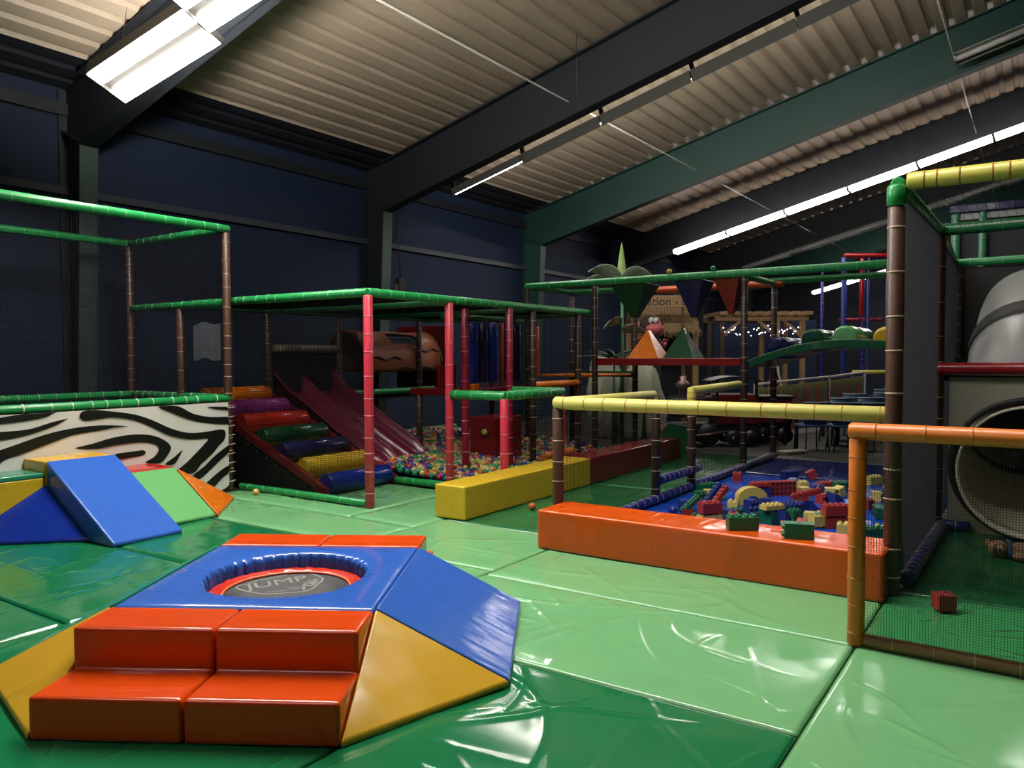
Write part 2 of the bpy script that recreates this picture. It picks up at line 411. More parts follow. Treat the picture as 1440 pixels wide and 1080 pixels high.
# control box with cable on the first column
t = thing('mounted_control_box', 'small black control box with cable on the steel column above the green roof rail', 'box', (11.36, 10.38, 2.72))
mb = MB(); mb.box(-0.09, 0.09, -0.06, 0.06, 0, 0.42); mb.build('housing', 'black', t, 0.012)
mb = MB(); mb.tube([(0, 0, 0.42), (-0.03, 0.01, 1.0), (-0.06, 0.02, 1.66)], 0.012, 8); mb.build('cable', 'black', t)
mb = MB(); mb.box(-0.16, -0.09, -0.02, 0.02, 0.1, 0.3); mb.build('bracket', 'steel_grey', t)

# ------------------------------------------------------------------ lamps
TILT = -math.atan(SL)
def make_lamp(kind):
    """open: twin batten; plate: twin batten under a flat reflector; trough: one deep set tube; off: unlit batten"""
    t = thing('hanging_light', 'lamp', 'ceiling light')
    mb = MB()
    if kind in ('trough', 'deep'):
        if kind == 'deep': mb.box(-0.06, -0.05, -0.79, 0.79, -0.13, -0.075)
        mb.box(-0.06, -0.05, -0.79, 0.79, -0.075, 0.06); mb.box(-0.05, 0.03, -0.79, 0.79, 0.0, 0.06)
        mb.box(-0.05, 0.08, -0.79, -0.775, -0.05, 0.05); mb.box(-0.05, 0.08, 0.775, 0.79, -0.05, 0.05)
        mb.build('housing', 'trough_grey', t)
        mb = MB(); mb.tube([(0.02, -0.77, -0.03), (0.02, 0.77, -0.03)], 0.022, 10); mb.build('tube', 'lamp_thin', t)
        return t
    if kind == 'open':
        mb.box(-0.058, 0.058, -0.785, 0.785, 0.012, 0.06); mb.box(-0.25, -0.238, -0.79, 0.79, -0.02, 0.16); mb.box(-0.238, -0.058, -0.79, 0.79, 0.04, 0.05); mb.box(-0.235, 0.235, -0.795, -0.778, -0.03, 0.05); mb.box(-0.235, 0.235, 0.778, 0.795, -0.03, 0.05)  # outer lip and half plate added to keep spill light off the roof
        mb.build('housing', 'trough_dark', t)
        for sx in (-1, 1):
            mb = MB(); mb.box(sx * 0.145 - 0.083, sx * 0.145 + 0.083, -0.775, 0.775, -0.025, 0.03); mb.build('tube', 'lamp', t, 0.01, 2)
        return t
    mb.box(-0.06, 0.06, -0.78, 0.78, -0.01, 0.07)
    mb.box(-0.17, 0.17, -0.79, -0.772, -0.06, 0.04); mb.box(-0.17, 0.17, 0.772, 0.79, -0.06, 0.04)
    if kind == 'plate': mb.box(-0.16, 0.16, -0.79, 0.79, 0.05, 0.06)
    if kind == 'off': mb.box(-0.22, 0.22, -0.79, 0.79, 0.05, 0.06)
    mb.build('housing', 'white_metal', t)
    for sx in (-1, 1):
        mb = MB(); mb.tube([(sx * 0.115, -0.77, -0.02), (sx * 0.115, 0.77, -0.02)], 0.046, 10)
        mb.build('tube', {'plate': 'lamp_far', 'off': 'white_metal'}[kind], t)
    return t
M['trough_dark'] = mottled('housing_grey', (52, 50, 46), 0.5)
M['trough_grey'] = mottled('trough_grey', (92, 90, 84), 0.45)
SRC = {}
def lamp(x, y, z, kind, label, group=None, hang=0.0):
    if kind in SRC: o = dup(SRC[kind])
    else: o = SRC[kind] = make_lamp(kind)
    o.location = (x, y, z); o.rotation_euler = (TILT, math.radians(24) if kind == 'open' else 0, 0); o['label'] = label
    if group: o['group'] = group
    elif 'group' in o: del o['group']
    for c in kids(o):
        if c.name.startswith(('bracket', 'wire')): bpy.data.objects.remove(c)
    if hang:
        mb = MB(); mb.box(-0.03, 0.03, 0.74, 0.80, 0.06, hang); mb.build('bracket', 'black', o)
    else:
        for yy in (-0.6, 0.6):
            gap = zr(y) - z; mb = MB(); mb.tube([(0, yy, 0.06), (0, yy + 0.25 * gap, gap)], 0.003, 5); mb.build('wire', 'steel_grey', o)
    return o
NTH = ['first', 'second', 'third', 'fourth', 'fifth', 'sixth', 'seventh', 'eighth', 'ninth']
lab = ['lit twin tube ceiling light at the lower left end of the near row', 'lit twin tube ceiling light cut by the top edge, second of the near row']
for i in range(9):
    y = 7.66 - 1.55 * i
    if y < 1.0: break
    lamp(4.65, y, zr(y) - 1.4, 'open', lab[i] if i < 2 else 'lit twin tube ceiling light of the near row, out of frame', None if i < 2 else 'near lamps overhead')
for i in range(5):
    y = 8.34 - 1.55 * i
    lamp(11.45, y, zr(y) - 1.06, 'trough' if i == 0 else 'deep', 'dim ceiling light with one thin lit edge, lowest of the row beside the dark beam' if i == 0 else 'shaded ceiling light, %s up from the lowest one beside the first dark beam' % NTH[i - 1], 'lights beside the first dark beam', 0.5)
for i in range(6):
    y = 7.95 - 1.55 * i
    lamp(21.1, y, zr(y) - 1.26, 'plate', 'bright ceiling light, %s from the left in the long lit row' % NTH[i], 'long lit row')
for i in range(7):
    y = 7.9 - 1.55 * i
    lamp(27.2, y, zr(y) - 1.2, 'off', 'unlit pinkish ceiling light in the far row behind the long lit row', 'far unlit row')
p0 = atx(1172, 403, 31.5)
for i in range(4):
    y = p0.y - 1.55 * i
    lamp(31.5, y, p0.z + SL * 1.55 * i, 'plate', 'small far ceiling light seen under the green rail, %s from the left' % NTH[i], 'farthest lit row')
lamp(16.2, 0.6, zr(0.6) - 0.85, 'off', 'unlit ceiling light at the upper right, under the green beam')
for i in range(2):  # unseen lamps added to lift the dark fronts of the orange steps
    y = 4.4 - 1.55 * i
    lamp(-1.6, y, zr(y) - 1.4, 'plate', 'unseen fill light added behind the camera for the step fronts', 'added fill lights behind the camera')
# ------------------------------------------------------------------ floor mats
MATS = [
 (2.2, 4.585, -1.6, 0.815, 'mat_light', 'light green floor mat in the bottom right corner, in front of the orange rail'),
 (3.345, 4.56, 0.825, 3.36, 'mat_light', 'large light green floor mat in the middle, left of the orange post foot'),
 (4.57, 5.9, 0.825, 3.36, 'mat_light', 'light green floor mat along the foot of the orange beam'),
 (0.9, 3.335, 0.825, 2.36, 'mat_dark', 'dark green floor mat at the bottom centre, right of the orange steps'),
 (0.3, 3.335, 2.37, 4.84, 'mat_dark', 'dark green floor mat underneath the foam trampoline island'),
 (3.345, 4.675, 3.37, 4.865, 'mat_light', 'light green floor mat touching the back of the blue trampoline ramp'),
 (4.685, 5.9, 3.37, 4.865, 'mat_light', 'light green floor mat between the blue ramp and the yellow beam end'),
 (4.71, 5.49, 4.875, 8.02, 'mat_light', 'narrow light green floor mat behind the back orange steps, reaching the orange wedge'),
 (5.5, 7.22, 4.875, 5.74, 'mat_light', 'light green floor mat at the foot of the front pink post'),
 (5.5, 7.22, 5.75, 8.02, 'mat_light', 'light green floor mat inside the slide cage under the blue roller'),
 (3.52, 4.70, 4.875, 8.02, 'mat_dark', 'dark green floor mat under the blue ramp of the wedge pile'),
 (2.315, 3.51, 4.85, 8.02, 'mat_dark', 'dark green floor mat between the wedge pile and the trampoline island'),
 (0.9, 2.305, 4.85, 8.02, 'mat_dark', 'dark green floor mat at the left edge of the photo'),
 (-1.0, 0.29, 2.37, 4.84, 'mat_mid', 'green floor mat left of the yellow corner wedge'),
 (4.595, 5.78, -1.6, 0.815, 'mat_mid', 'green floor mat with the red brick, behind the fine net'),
 (5.79, 8.5, -1.6, 0.815, 'mat_shade', 'shade-darkened green floor mat in front of the tube mouth'),
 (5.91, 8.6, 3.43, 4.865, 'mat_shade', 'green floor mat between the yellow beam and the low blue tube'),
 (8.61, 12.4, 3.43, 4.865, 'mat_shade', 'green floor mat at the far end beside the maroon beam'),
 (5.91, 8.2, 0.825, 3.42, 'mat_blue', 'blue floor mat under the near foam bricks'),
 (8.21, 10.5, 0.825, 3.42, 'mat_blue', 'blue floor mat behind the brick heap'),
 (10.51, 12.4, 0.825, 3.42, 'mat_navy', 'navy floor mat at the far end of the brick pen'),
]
import numpy as np
def soft_mat(x0, x1, y0, y1, mt, cx, cy):
    """tarpaulin covered mat: slow swells and slack folds in the cover are real relief"""
    near = math.hypot(cx, cy) < 7.5
    st = 0.014 if math.hypot(cx, cy) < 5.6 else 0.022 if near else 0.06
    nx, ny = max(4, int((x1 - x0) / st)), max(4, int((y1 - y0) / st))
    rg = np.random.default_rng(int(cx * 97 + cy * 31) + 5)
    X, Y = np.meshgrid(np.linspace(x0, x1, nx + 1), np.linspace(y0, y1, ny + 1), indexing='ij')
    Z = np.zeros_like(X)
    for _ in range(10):
        a, f, ph = rg.uniform(0, PI), rg.uniform(3, 11), rg.uniform(0, 6)
        Z += 0.0016 * (6 / (f + 2)) * np.sin(f * (X * math.cos(a) + Y * math.sin(a)) + ph)
    A = (x1 - x0) * (y1 - y0)
    for _ in range(int(6 + 7 * A)):
        px_, py_ = rg.uniform(x0, x1), rg.uniform(y0, y1); L_ = rg.uniform(0.2, 0.7); a = rg.normal(0.5, 0.55) + (PI / 2 if rg.random() < 0.3 else 0); k = rg.normal(0, 0.5)
        dx, dy = X - px_, Y - py_; s_ = dx * math.cos(a) + dy * math.sin(a); t_ = -dx * math.sin(a) + dy * math.cos(a) - k * s_ * s_
        w_ = rg.uniform(0.011, 0.026)
        Z += rg.uniform(0.002, 0.007) * np.exp(-(t_ / w_) ** 2) * np.clip(1 - (s_ / L_) ** 2, 0, 1)
    edge = np.minimum(np.minimum(X - x0, x1 - X), np.minimum(Y - y0, y1 - Y))
    Z = np.clip(Z, -0.004, 0.008) * np.clip(edge / 0.10, 0, 1) - 0.011 * np.clip(1 - edge / 0.022, 0, 1) ** 2 - 0.001
    mb = MB(); mb.v = [(float(a), float(b), float(c)) for a, b, c in zip(X.ravel(), Y.ravel(), Z.ravel())]
    for i in range(nx):
        for j in range(ny):
            q = i * (ny + 1) + j; mb.f.append([q, q + ny + 1, q + ny + 2, q + 1])
    ring = [i * (ny + 1) for i in range(nx + 1)] + [nx * (ny + 1) + j for j in range(1, ny + 1)] + [i * (ny + 1) + ny for i in range(nx - 1, -1, -1)] + [j for j in range(ny - 1, 0, -1)]
    o = len(mb.v); mb.v += [(mb.v[i][0], mb.v[i][1], -0.043) for i in ring]; n = len(ring)
    for i in range(n): mb.f.append([ring[i], o + i, o + (i + 1) % n, ring[(i + 1) % n]])
    mb.f.append(list(range(o, o + n)))
    k = len(mb.f); mb.mi = [0] * k; mb.sm = [True] * (nx * ny) + [False] * (k - nx * ny)
    return mb.build('floor_mat', mt)
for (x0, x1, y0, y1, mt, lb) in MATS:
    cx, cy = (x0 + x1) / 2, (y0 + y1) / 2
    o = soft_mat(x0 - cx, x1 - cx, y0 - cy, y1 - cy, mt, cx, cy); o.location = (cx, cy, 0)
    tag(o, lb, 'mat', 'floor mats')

# ------------------------------------------------------------------ trampoline island
TO = Vector((1.8305, 2.9025, 0)); TR = math.radians(-58.78)
def island(o, lb, cat, grp=None):
    o.location = TO; o.rotation_euler = (0, 0, TR); return tag(o, lb, cat, grp)
def steps(xa, xb, back):
    pr = [(0, 0), (0, 0.19), (0.31, 0.185), (0.31, 0.375), (0.62, 0.37), (0.62, 0)]
    if back: pr = [(2.5 - y, z) for y, z in pr]
    mb = MB(); mb.prism([(xa, y, z) for y, z in pr], (xb - xa, 0, 0))
    return mb.build('foam_steps', 'f_orange_red', None, 0.022, 4)
g = 'orange double steps of the trampoline island'
island(steps(-0.66, -0.004, False), 'orange foam double step at the front left of the trampoline', 'foam steps', g)
island(steps(0.004, 0.66, False), 'orange foam double step at the front right, beside the yellow corner wedge', 'foam steps', g)
island(steps(-0.66, -0.004, True), 'orange foam step behind the trampoline, left half', 'foam steps', g)
island(steps(0.004, 0.66, True), 'orange foam step behind the trampoline, right half', 'foam steps', g)
def corner(sx, back=False):
    Y = lambda y: 2.5 - y if back else y
    v = [(0.664, 0.0, 0), (1.32, 0.63, 0), (0.664, 0.63, 0), (0.664, 0.0, 0.03), (1.32, 0.63, 0.03), (0.664, 0.63, 0.375)]
    mb = MB(); mb.add([(sx * a, Y(b), c) for a, b, c in v], [(0, 1, 2), (0, 3, 4, 1), (3, 5, 4), (0, 2, 5, 3), (1, 4, 5, 2)])
    return mb.build('corner_wedge', 'f_yellow', None, 0.012, 3)
g = 'yellow corner wedges'
island(corner(1), 'yellow corner wedge right of the orange steps', 'foam wedge', g)
island(corner(-1), 'yellow corner wedge left of the orange steps', 'foam wedge', g)
def side_ramp(sx, mat):
    mb = MB(); mb.prism([(sx * 0.664, 0.642, 0), (sx * 0.664, 0.642, 0.375), (sx * 1.32, 0.642, 0.03), (sx * 1.32, 0.642, 0)], (0, 1.22, 0))
    return mb.build('foam_ramp', mat, None, 0.012, 3)
island(side_ramp(1, 'f_blue'), 'blue foam ramp sloping down to the right of the trampoline', 'foam ramp')
island(side_ramp(-1, 'f_teal'), 'teal foam ramp on the far left side of the trampoline, seen edge on', 'foam ramp')
# the blue platform with its round opening
mb = MB(); n = 256; cx0, cy0, R = 0.01, 1.25, 0.44
def sq(a):
    c, s = math.cos(a), math.sin(a); k = min(0.655 / abs(c) if abs(c) > 1e-6 else 9, 0.618 / abs(s) if abs(s) > 1e-6 else 9)
    return (c * k, cy0 + s * k)
angs = sorted(set([2 * PI * i / n for i in range(n)] + [math.atan2(0.618 * b, 0.655 * a) % (2 * PI) for a in (1, -1) for b in (1, -1)]))
N = len(angs); loops = []
for (f, z) in (('o', 0.0), ('o', 0.352), ('o2', 0.37), (0.5, 0.372), (0.12, 0.368), (0.04, 0.352), (0.0, 0.325), (-0.005, 0.0)):
    for i, a in enumerate(angs):
        w = 0.006 * math.sin(a * 41 + math.sin(a * 7)) + 0.005 * math.sin(a * 83 + 1)
        if f == 'o': p = sq(a); q = (p[0], p[1], z)
        elif f == 'o2': p = sq(a); q = (p[0] * 0.975, cy0 + (p[1] - cy0) * 0.975, z)
        else:
            p = sq(a); r = (R + (w if f < 0.2 else 0)); c = (cx0 + r * math.cos(a), cy0 + r * math.sin(a))
            t = max(f, 0); d = (p[0] * 0.975 - c[0], (p[1] - cy0) * 0.975 + cy0 - c[1])
            q = (c[0] + d[0] * t, c[1] + d[1] * t, z + (w * 0.6 if f == 0.04 else 0))
        loops.append(q)
L = 8
mb.add(loops, [(l * N + i, l * N + (i + 1) % N, (l + 1) * N + (i + 1) % N, (l + 1) * N + i) for l in range(L - 1) for i in range(N)], 0, True)
mb.add([], [])
pl = mb.build('trampoline_surround', 'f_blue', None, 0, wn=True)
pl.data.set_sharp_from_angle(angle=math.radians(60))
island(pl, 'blue padded square platform with a round opening around the trampoline', 'foam platform')
# trampoline
t = thing('trampoline', 'round trampoline with dark grey jump mat and red edge pad, sunk in the blue platform', 'trampoline', TO, TR)
def ring(r0, r1, z0, z1, wob, name, mat):
    mb = MB(); n = 72; vs = []
    for (r, z) in ((r0, z0), ((r0 + r1) / 2, z1 + 0.012), (r1, z1)):
        for i in range(n):
            a = 2 * PI * i / n; k = wob * math.sin(a * 29) * (0.5 + 0.5 * math.sin(a * 5))
            vs.append((cx0 + r * math.cos(a), cy0 + r * math.sin(a), z + k))
    fs = [(l * n + i, l * n + (i + 1) % n, (l + 1) * n + (i + 1) % n, (l + 1) * n + i) for l in range(2) for i in range(n)]
    mb.add(vs, fs, 0, True); return mb.build(name, mat, t)
ring(0.352, 0.432, 0.272, 0.28, 0.005, 'edge_pad', 'tramp_pad')
mb = MB(); mb.tube([(cx0 + 0.352 * math.cos(2 * PI * i / 64), cy0 + 0.352 * math.sin(2 * PI * i / 64), 0.272) for i in range(64)], 0.008, 8, closed=True); mb.build('piping', 'piping', t)
mb = MB(); mb.lathe([(0.0, 0.266), (0.2, 0.266), (0.345, 0.266), (0.345, 0.262), (0.0, 0.262)], (cx0, cy0, 0), 64); jm = mb.build('jump_mat', 'jumpmat', t)
mb = MB(); mb.tube([(cx0 + 0.42 * math.cos(2 * PI * i / 48), cy0 + 0.42 * math.sin(2 * PI * i / 48), 0.25) for i in range(48)], 0.016, 8, closed=True); mb.build('frame_ring', 'white_metal', t)
for k in range(6):
    a = PI / 3 * k + 0.3
    mb = MB(); mb.tube([(cx0 + 0.41 * math.cos(a), cy0 + 0.41 * math.sin(a), 0.25), (cx0 + 0.41 * math.cos(a), cy0 + 0.41 * math.sin(a), 0.0)], 0.014, 8); mb.build('leg', 'white_metal', t)
# printed emblem, traced in the plane of the mat
inv = (Matrix.Translation(TO) @ Matrix.Rotation(TR, 4, 'Z')).inverted()
def onmat(zx, zy): return inv @ atz(320 + zx / 9.6, 795 + zy / 9.6, 0.266) + Vector((0, 0, 0.0006))
def ribbon(mb, pts, w, closed=False):
    n = len(pts)
    L_, R_ = [], []
    for i, p in enumerate(pts):
        a = pts[i - 1] if (closed or i) else p; b = pts[(i + 1) % n] if (closed or i < n - 1) else p
        d = (b - a); d.z = 0; d.normalize(); s = Vector((-d.y, d.x, 0)) * w / 2
        L_.append(p + s); R_.append(p - s)
    vs = L_ + R_
    mb.add(vs, [(i, (i + 1) % n, n + (i + 1) % n, n + i) for i in range(n if closed else n - 1)])
mb = MB()
ribbon(mb, [onmat(*p) for p in ((110, 300), (150, 275), (280, 250), (400, 205), (520, 190), (640, 165), (760, 140), (850, 105), (940, 88), (1060, 95), (1160, 120), (1240, 150), (1290, 180), (1270, 215), (1240, 240), (1150, 310), (1080, 345), (940, 362), (800, 372), (560, 388), (420, 380), (280, 355), (150, 320))], 0.012, True)
ribbon(mb, [onmat(*p) for p in ((1215, 172), (1120, 200), (1040, 240), (1010, 290), (1022, 335))], 0.007)
ribbon(mb, [onmat(*p) for p in ((1230, 185), (1140, 212), (1062, 250), (1035, 300), (1045, 335))], 0.007)
ribbon(mb, [onmat(*p) for p in ((800, 325), (850, 300), (930, 290), (970, 305), (920, 318), (860, 322), (900, 308))], 0.007)
ribbon(mb, [onmat(*p) for p in ((540, 362), (640, 352), (780, 340))], 0.008)
mb.build('emblem_outline', 'print', jm)
def quadtext(name, s, p0, p1, p2, size, shear=0.0, bold=0.0):
    """text centred on p0, reading towards p1, letters up towards p2 (points of the mat plane)"""
    o = onmat(*p0); a = onmat(*p1) - o; a.z = 0; a.normalize(); b = onmat(*p2) - o; b.z = 0; b -= a * b.dot(a); b.normalize()
    mw = Matrix(((a.x, b.x, 0, o.x), (a.y, b.y, 0, o.y), (0, 0, 1, o.z), (0, 0, 0, 1)))
    return text_obj(name, s, size, 'print', jm, mw, shear, 0.0004, bold)
quadtext('lettering', 'JUMP', (655, 236), (960, 186), (595, 168), 0.16, 0.15, 0.0)
quadtext('small_lettering', 'Lite', (1150, 238), (1230, 195), (1130, 215), 0.085, 0.1, 0.003)

# ------------------------------------------------------------------ wedge pile in front of the zebra banner
def solo(mb, name, mat, lb, cat, loc, bev=0.014, grp=None, rz=0):
    o = mb.build(name, mat, None, bev, 3); o.location = loc; o.rotation_euler = (0, 0, rz); return tag(o, lb, cat, grp)
mb = MB(); mb.prism([(0, 0, 0), (0, 1.12, 0), (0, 1.12, 0.65), (0, 0.0, 0.035)], (0.645, 0, 0))
solo(mb, 'foam_ramp', 'f_blue', 'large bright blue foam ramp leaning up the wedge pile', 'foam ramp', (3.462, 6.44, 0), 0.016)
mb = MB(); mb.box(0, 0.655, 0, 0.42, 0, 0.645)
solo(mb, 'foam_block', 'f_yellow', 'yellow topped foam block behind the top of the blue ramp', 'foam block', (3.455, 7.57, 0), 0.016)
t = thing('foam_block', 'teal topped yellow foam block at the left edge, above the royal blue wedge', 'foam block', (2.75, 7.57, 0))
mb = MB(); mb.box(0, 0.695, 0, 0.42, 0, 0.50); mb.build('body', 'f_lemon', t, 0.014)
mb = MB(); mb.box(0, 0.695, 0, 0.42, 0.50, 0.545); tag(mb.build('top_cover', 'f_teal', t, 0.012), 'teal top cover')
def corner2(s, h, lip=0.03):
    mb = MB(); mb.add([(0, 0, 0), (s, 0, 0), (0, -abs(s), 0), (0, 0, h), (s, 0, lip), (0, -abs(s), lip)], [(0, 1, 2), (1, 4, 5, 2), (3, 5, 4), (0, 3, 4, 1), (0, 2, 5, 3)]); return mb
solo(corner2(-0.74, 0.44), 'corner_wedge', 'f_dkblue', 'royal blue corner wedge left of the big blue ramp', 'foam wedge', (3.455, 7.56, 0), 0.012)
mb = MB(); mb.prism([(0, 0, 0), (0, 0.71, 0), (0, 0.71, 0.45), (0, 0, 0.03)], (0.6, 0, 0))
solo(mb, 'foam_ramp', 'f_green', 'light green foam ramp right of the big blue ramp', 'foam ramp', (4.118, 6.82, 0))
mb = MB(); mb.box(0, 0.6, 0, 0.44, 0, 0.455)
solo(mb, 'foam_block', 'f_red', 'red foam block behind the light green ramp', 'foam block', (4.118, 7.545, 0))
solo(corner2(0.70, 0.44), 'corner_wedge', 'f_amber', 'orange corner wedge at the right end of the wedge pile', 'foam wedge', (4.725, 7.5, 0), 0.012)

# ------------------------------------------------------------------ long foam beams
mb = MB(); mb.box(0, 2.55, -0.19, 0.19, 0, 0.335)
solo(mb, 'foam_bolster', 'f_lemon', 'long yellow foam beam on the floor in front of the ball pit', 'foam beam', (5.93, 4.79, 0), 0.02)
mb = MB(); mb.box(0, 2.85, -0.19, 0.19, 0, 0.335)
solo(mb, 'foam_bolster', 'f_dkred', 'maroon foam beam continuing behind the yellow one', 'foam beam', (8.49, 4.79, 0), 0.02)
mb = MB(); mb.box(0, 0.48, 0, 2.64, 0, 0.325)
solo(mb, 'foam_bolster', 'f_orange', 'long orange foam beam at the front of the brick pen', 'foam beam', (5.425, 0.81, 0), 0.025)
mb = MB(); mb.prism([(0, -0.3, 0), (0, 0.3, 0), (0.02, 0.3, 0.1), (0.02, 0.1, 0.55), (0.02, -0.28, 0.5)], (0.09, 0, 0))
o = solo(mb, 'folded_mat', 'f_dkgreen', 'dark green folded mat leaning on the end of the maroon beam', 'mat', (11.36, 4.68, 0), 0.015, None, 0.5)
# ------------------------------------------------------------------ zebra cage (far left)
zc = thing('play_cage', 'tall netted cage with green rails at far left, zebra striped banner along its foot', 'play frame', (5.76, 8.05, 0))
def P(parent):
    o = parent.location
    def post(x, y, z0, z1, mat='p_brown', **k): return pole('post', (x - o.x, y - o.y, z0), (x - o.x, y - o.y, z1), mat, parent, **k)
    def rail(a, b, mat='p_green', **k): return pole('rail', Vector(a) - o, Vector(b) - o, mat, parent, **k)
    def nett(a, u, v, **k): return net('net', Vector(a) - o, u, v, parent, **k)
    return post, rail, nett
post, rail, nett = P(zc)
XL = 2.45
post(5.76, 8.05, 0, 3.09); post(5.76, 10.15, 0, 3.09); post(XL, 8.05, 0, 3.09); post(XL, 10.15, 0, 3.09); post(5.76, 9.0, 0, 2.22)
for z in (3.13, 1.113):
    r_ = 'r_lime' if z > 2 else 'r_white'
    rail((XL, 8.05, z), (5.80, 8.05, z), ring=r_, rw=0.004 if z > 2 else 0.006)
    rail((XL, 10.15, z), (5.76, 10.15, z), ring=r_); rail((5.76, 8.1, z), (5.76, 10.1, z), ring=r_); rail((XL, 8.1, z), (XL, 10.1, z), ring=r_)
rail((5.76, 8.1, 2.26), (5.76, 10.1, 2.26))
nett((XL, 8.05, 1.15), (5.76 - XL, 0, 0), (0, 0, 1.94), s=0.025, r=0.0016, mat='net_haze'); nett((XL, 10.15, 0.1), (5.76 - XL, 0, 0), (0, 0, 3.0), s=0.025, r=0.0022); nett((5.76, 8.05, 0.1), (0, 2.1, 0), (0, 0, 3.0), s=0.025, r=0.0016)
# zebra banner (traced on the plane of the cage front)
BY = 7.992
def zb(x, y): p = aty(x / 4.0, 540 + y / 4.0, BY); return (p.x, p.z)
STR = [
 [(-40, 195), (0, 190), (130, 168), (200, 165), (250, 156), (330, 152), (290, 170), (250, 188), (120, 212), (0, 225), (-40, 232)],
 [(-60, 280), (0, 270), (160, 255), (280, 218), (380, 195), (340, 218), (300, 238), (180, 280), (80, 305), (0, 318), (-60, 328)],
 [(-60, 392), (0, 372), (120, 330), (250, 285), (400, 250), (560, 232), (720, 237), (640, 246), (560, 262), (400, 290), (250, 345), (120, 395), (40, 420), (0, 445), (-60, 490)],
 [(420, 362), (520, 335), (640, 300), (760, 283), (860, 290), (930, 320), (960, 355), (945, 395), (900, 442), (815, 442), (862, 412), (890, 375), (880, 345), (820, 330), (740, 332), (640, 345), (540, 365)],
 [(640, 396), (740, 380), (800, 372), (818, 385), (800, 402), (740, 412), (660, 424)],
 [(447, 172), (470, 152), (530, 146), (640, 155), (760, 172), (860, 205), (960, 250), (1060, 275), (1160, 268), (1240, 255), (1266, 268), (1262, 308), (1230, 345), (1190, 395), (1130, 450), (1085, 500), (985, 500), (1050, 440), (1100, 388), (1150, 335), (1165, 307), (1080, 312), (960, 292), (860, 247), (760, 207), (640, 188), (540, 200), (480, 207), (452, 195)],
 [(925, 452), (980, 410), (1025, 370), (1004, 415), (975, 452)],
 [(885, 128), (1000, 125), (1080, 165), (1180, 185), (1320, 185), (1320, 222), (1190, 222), (1080, 205), (980, 168)],
 [(1165, 128), (1320, 130), (1320, 146), (1220, 143)],
 [(1320, 325), (1290, 340), (1210, 400), (1150, 460), (1080, 520), (1120, 535), (1180, 485), (1240, 425), (1300, 375), (1320, 366)],
 [(1320, 448), (1270, 465), (1210, 510), (1150, 570), (1195, 585), (1250, 525), (1320, 478)],
 [(1320, 535), (1280, 575), (1240, 610), (1320, 610)],
 [(-60, 560), (60, 530), (200, 520), (330, 540), (240, 560), (100, 575), (-60, 610)],
 [(300, 480), (420, 450), (560, 440), (680, 460), (560, 480), (420, 495)],
 [(700, 560), (800, 520), (930, 490), (860, 560), (780, 610), (690, 620)]]
mb = MB(); x0, x1, z0, z1 = XL, 5.72, 0.03, 1.07
nx = 40
for i in range(nx + 1):
    x = x0 + (x1 - x0) * i / nx
    for z in (z0, (z0 + z1) / 2, z1): mb.v.append((x - 5.76, BY + 0.004 * math.sin(x * 9) * (1 if z != z1 else 0.3) + 0.004 - 8.05, z))
for i in range(nx):
    for j in range(2):
        a = i * 3 + j; mb.f.append([a, a + 3, a + 4, a + 1]); mb.mi.append(0); mb.sm.append(True)
def smoothed(pts):
    P_ = [Vector((a, b)) for a, b in pts]; n = len(P_); out = []
    for i in range(n):
        p0, p1, p2, p3 = P_[i - 1], P_[i], P_[(i + 1) % n], P_[(i + 2) % n]
        for s in (0, 0.33, 0.66):
            out.append(0.5 * ((2 * p1) + (-p0 + p2) * s + (2 * p0 - 5 * p1 + 4 * p2 - p3) * s * s + (-p0 + 3 * p1 - 3 * p2 + p3) * s ** 3))
    return out
from mathutils.geometry import tessellate_polygon
for S in STR:
    q = [zb(*p) for p in smoothed(S)]
    q = [(min(max(a, x0 + 0.002), x1 - 0.002), min(max(b, z0), z1)) for a, b in q]
    tri = tessellate_polygon([[Vector((a, b, 0)) for a, b in q]])
    mb.add([(a - 5.76, BY - 0.0065 - 8.05, b) for a, b in q], tri, 1)
bn = mb.build('zebra_banner', ['banner', 'stripe'], zc)
for i in range(9):                      # lacing along the post
    z = 0.12 + i * 0.11
    mb = MB(); mb.tube([(-0.06, BY - 8.06, z), (0.03, BY - 8.07, z + 0.01)], 0.004, 6); mb.build('lacing', 'r_white', bn)
mb = MB(); n = 8
vs = [(0.01 * math.sin(i * 0.9) * (j / n) + 0.004, -0.28 + 0.56 * i / n, -0.2 - 0.02 * math.sin(i) + 0.44 * j / n) for i in range(n + 1) for j in range(n + 1)]
mb.add(vs, [(i * (n + 1) + j, (i + 1) * (n + 1) + j, (i + 1) * (n + 1) + j + 1, i * (n + 1) + j + 1) for i in range(n) for j in range(n)], 0, True)
t = mb.build('notice_sheet', 'paper'); t.location = (5.745, 8.44, 1.78); t.rotation_euler = (0, 0, 0)
tag(t, 'grey blank back of a notice sheet tied to the net beside the brown post', 'sheet')

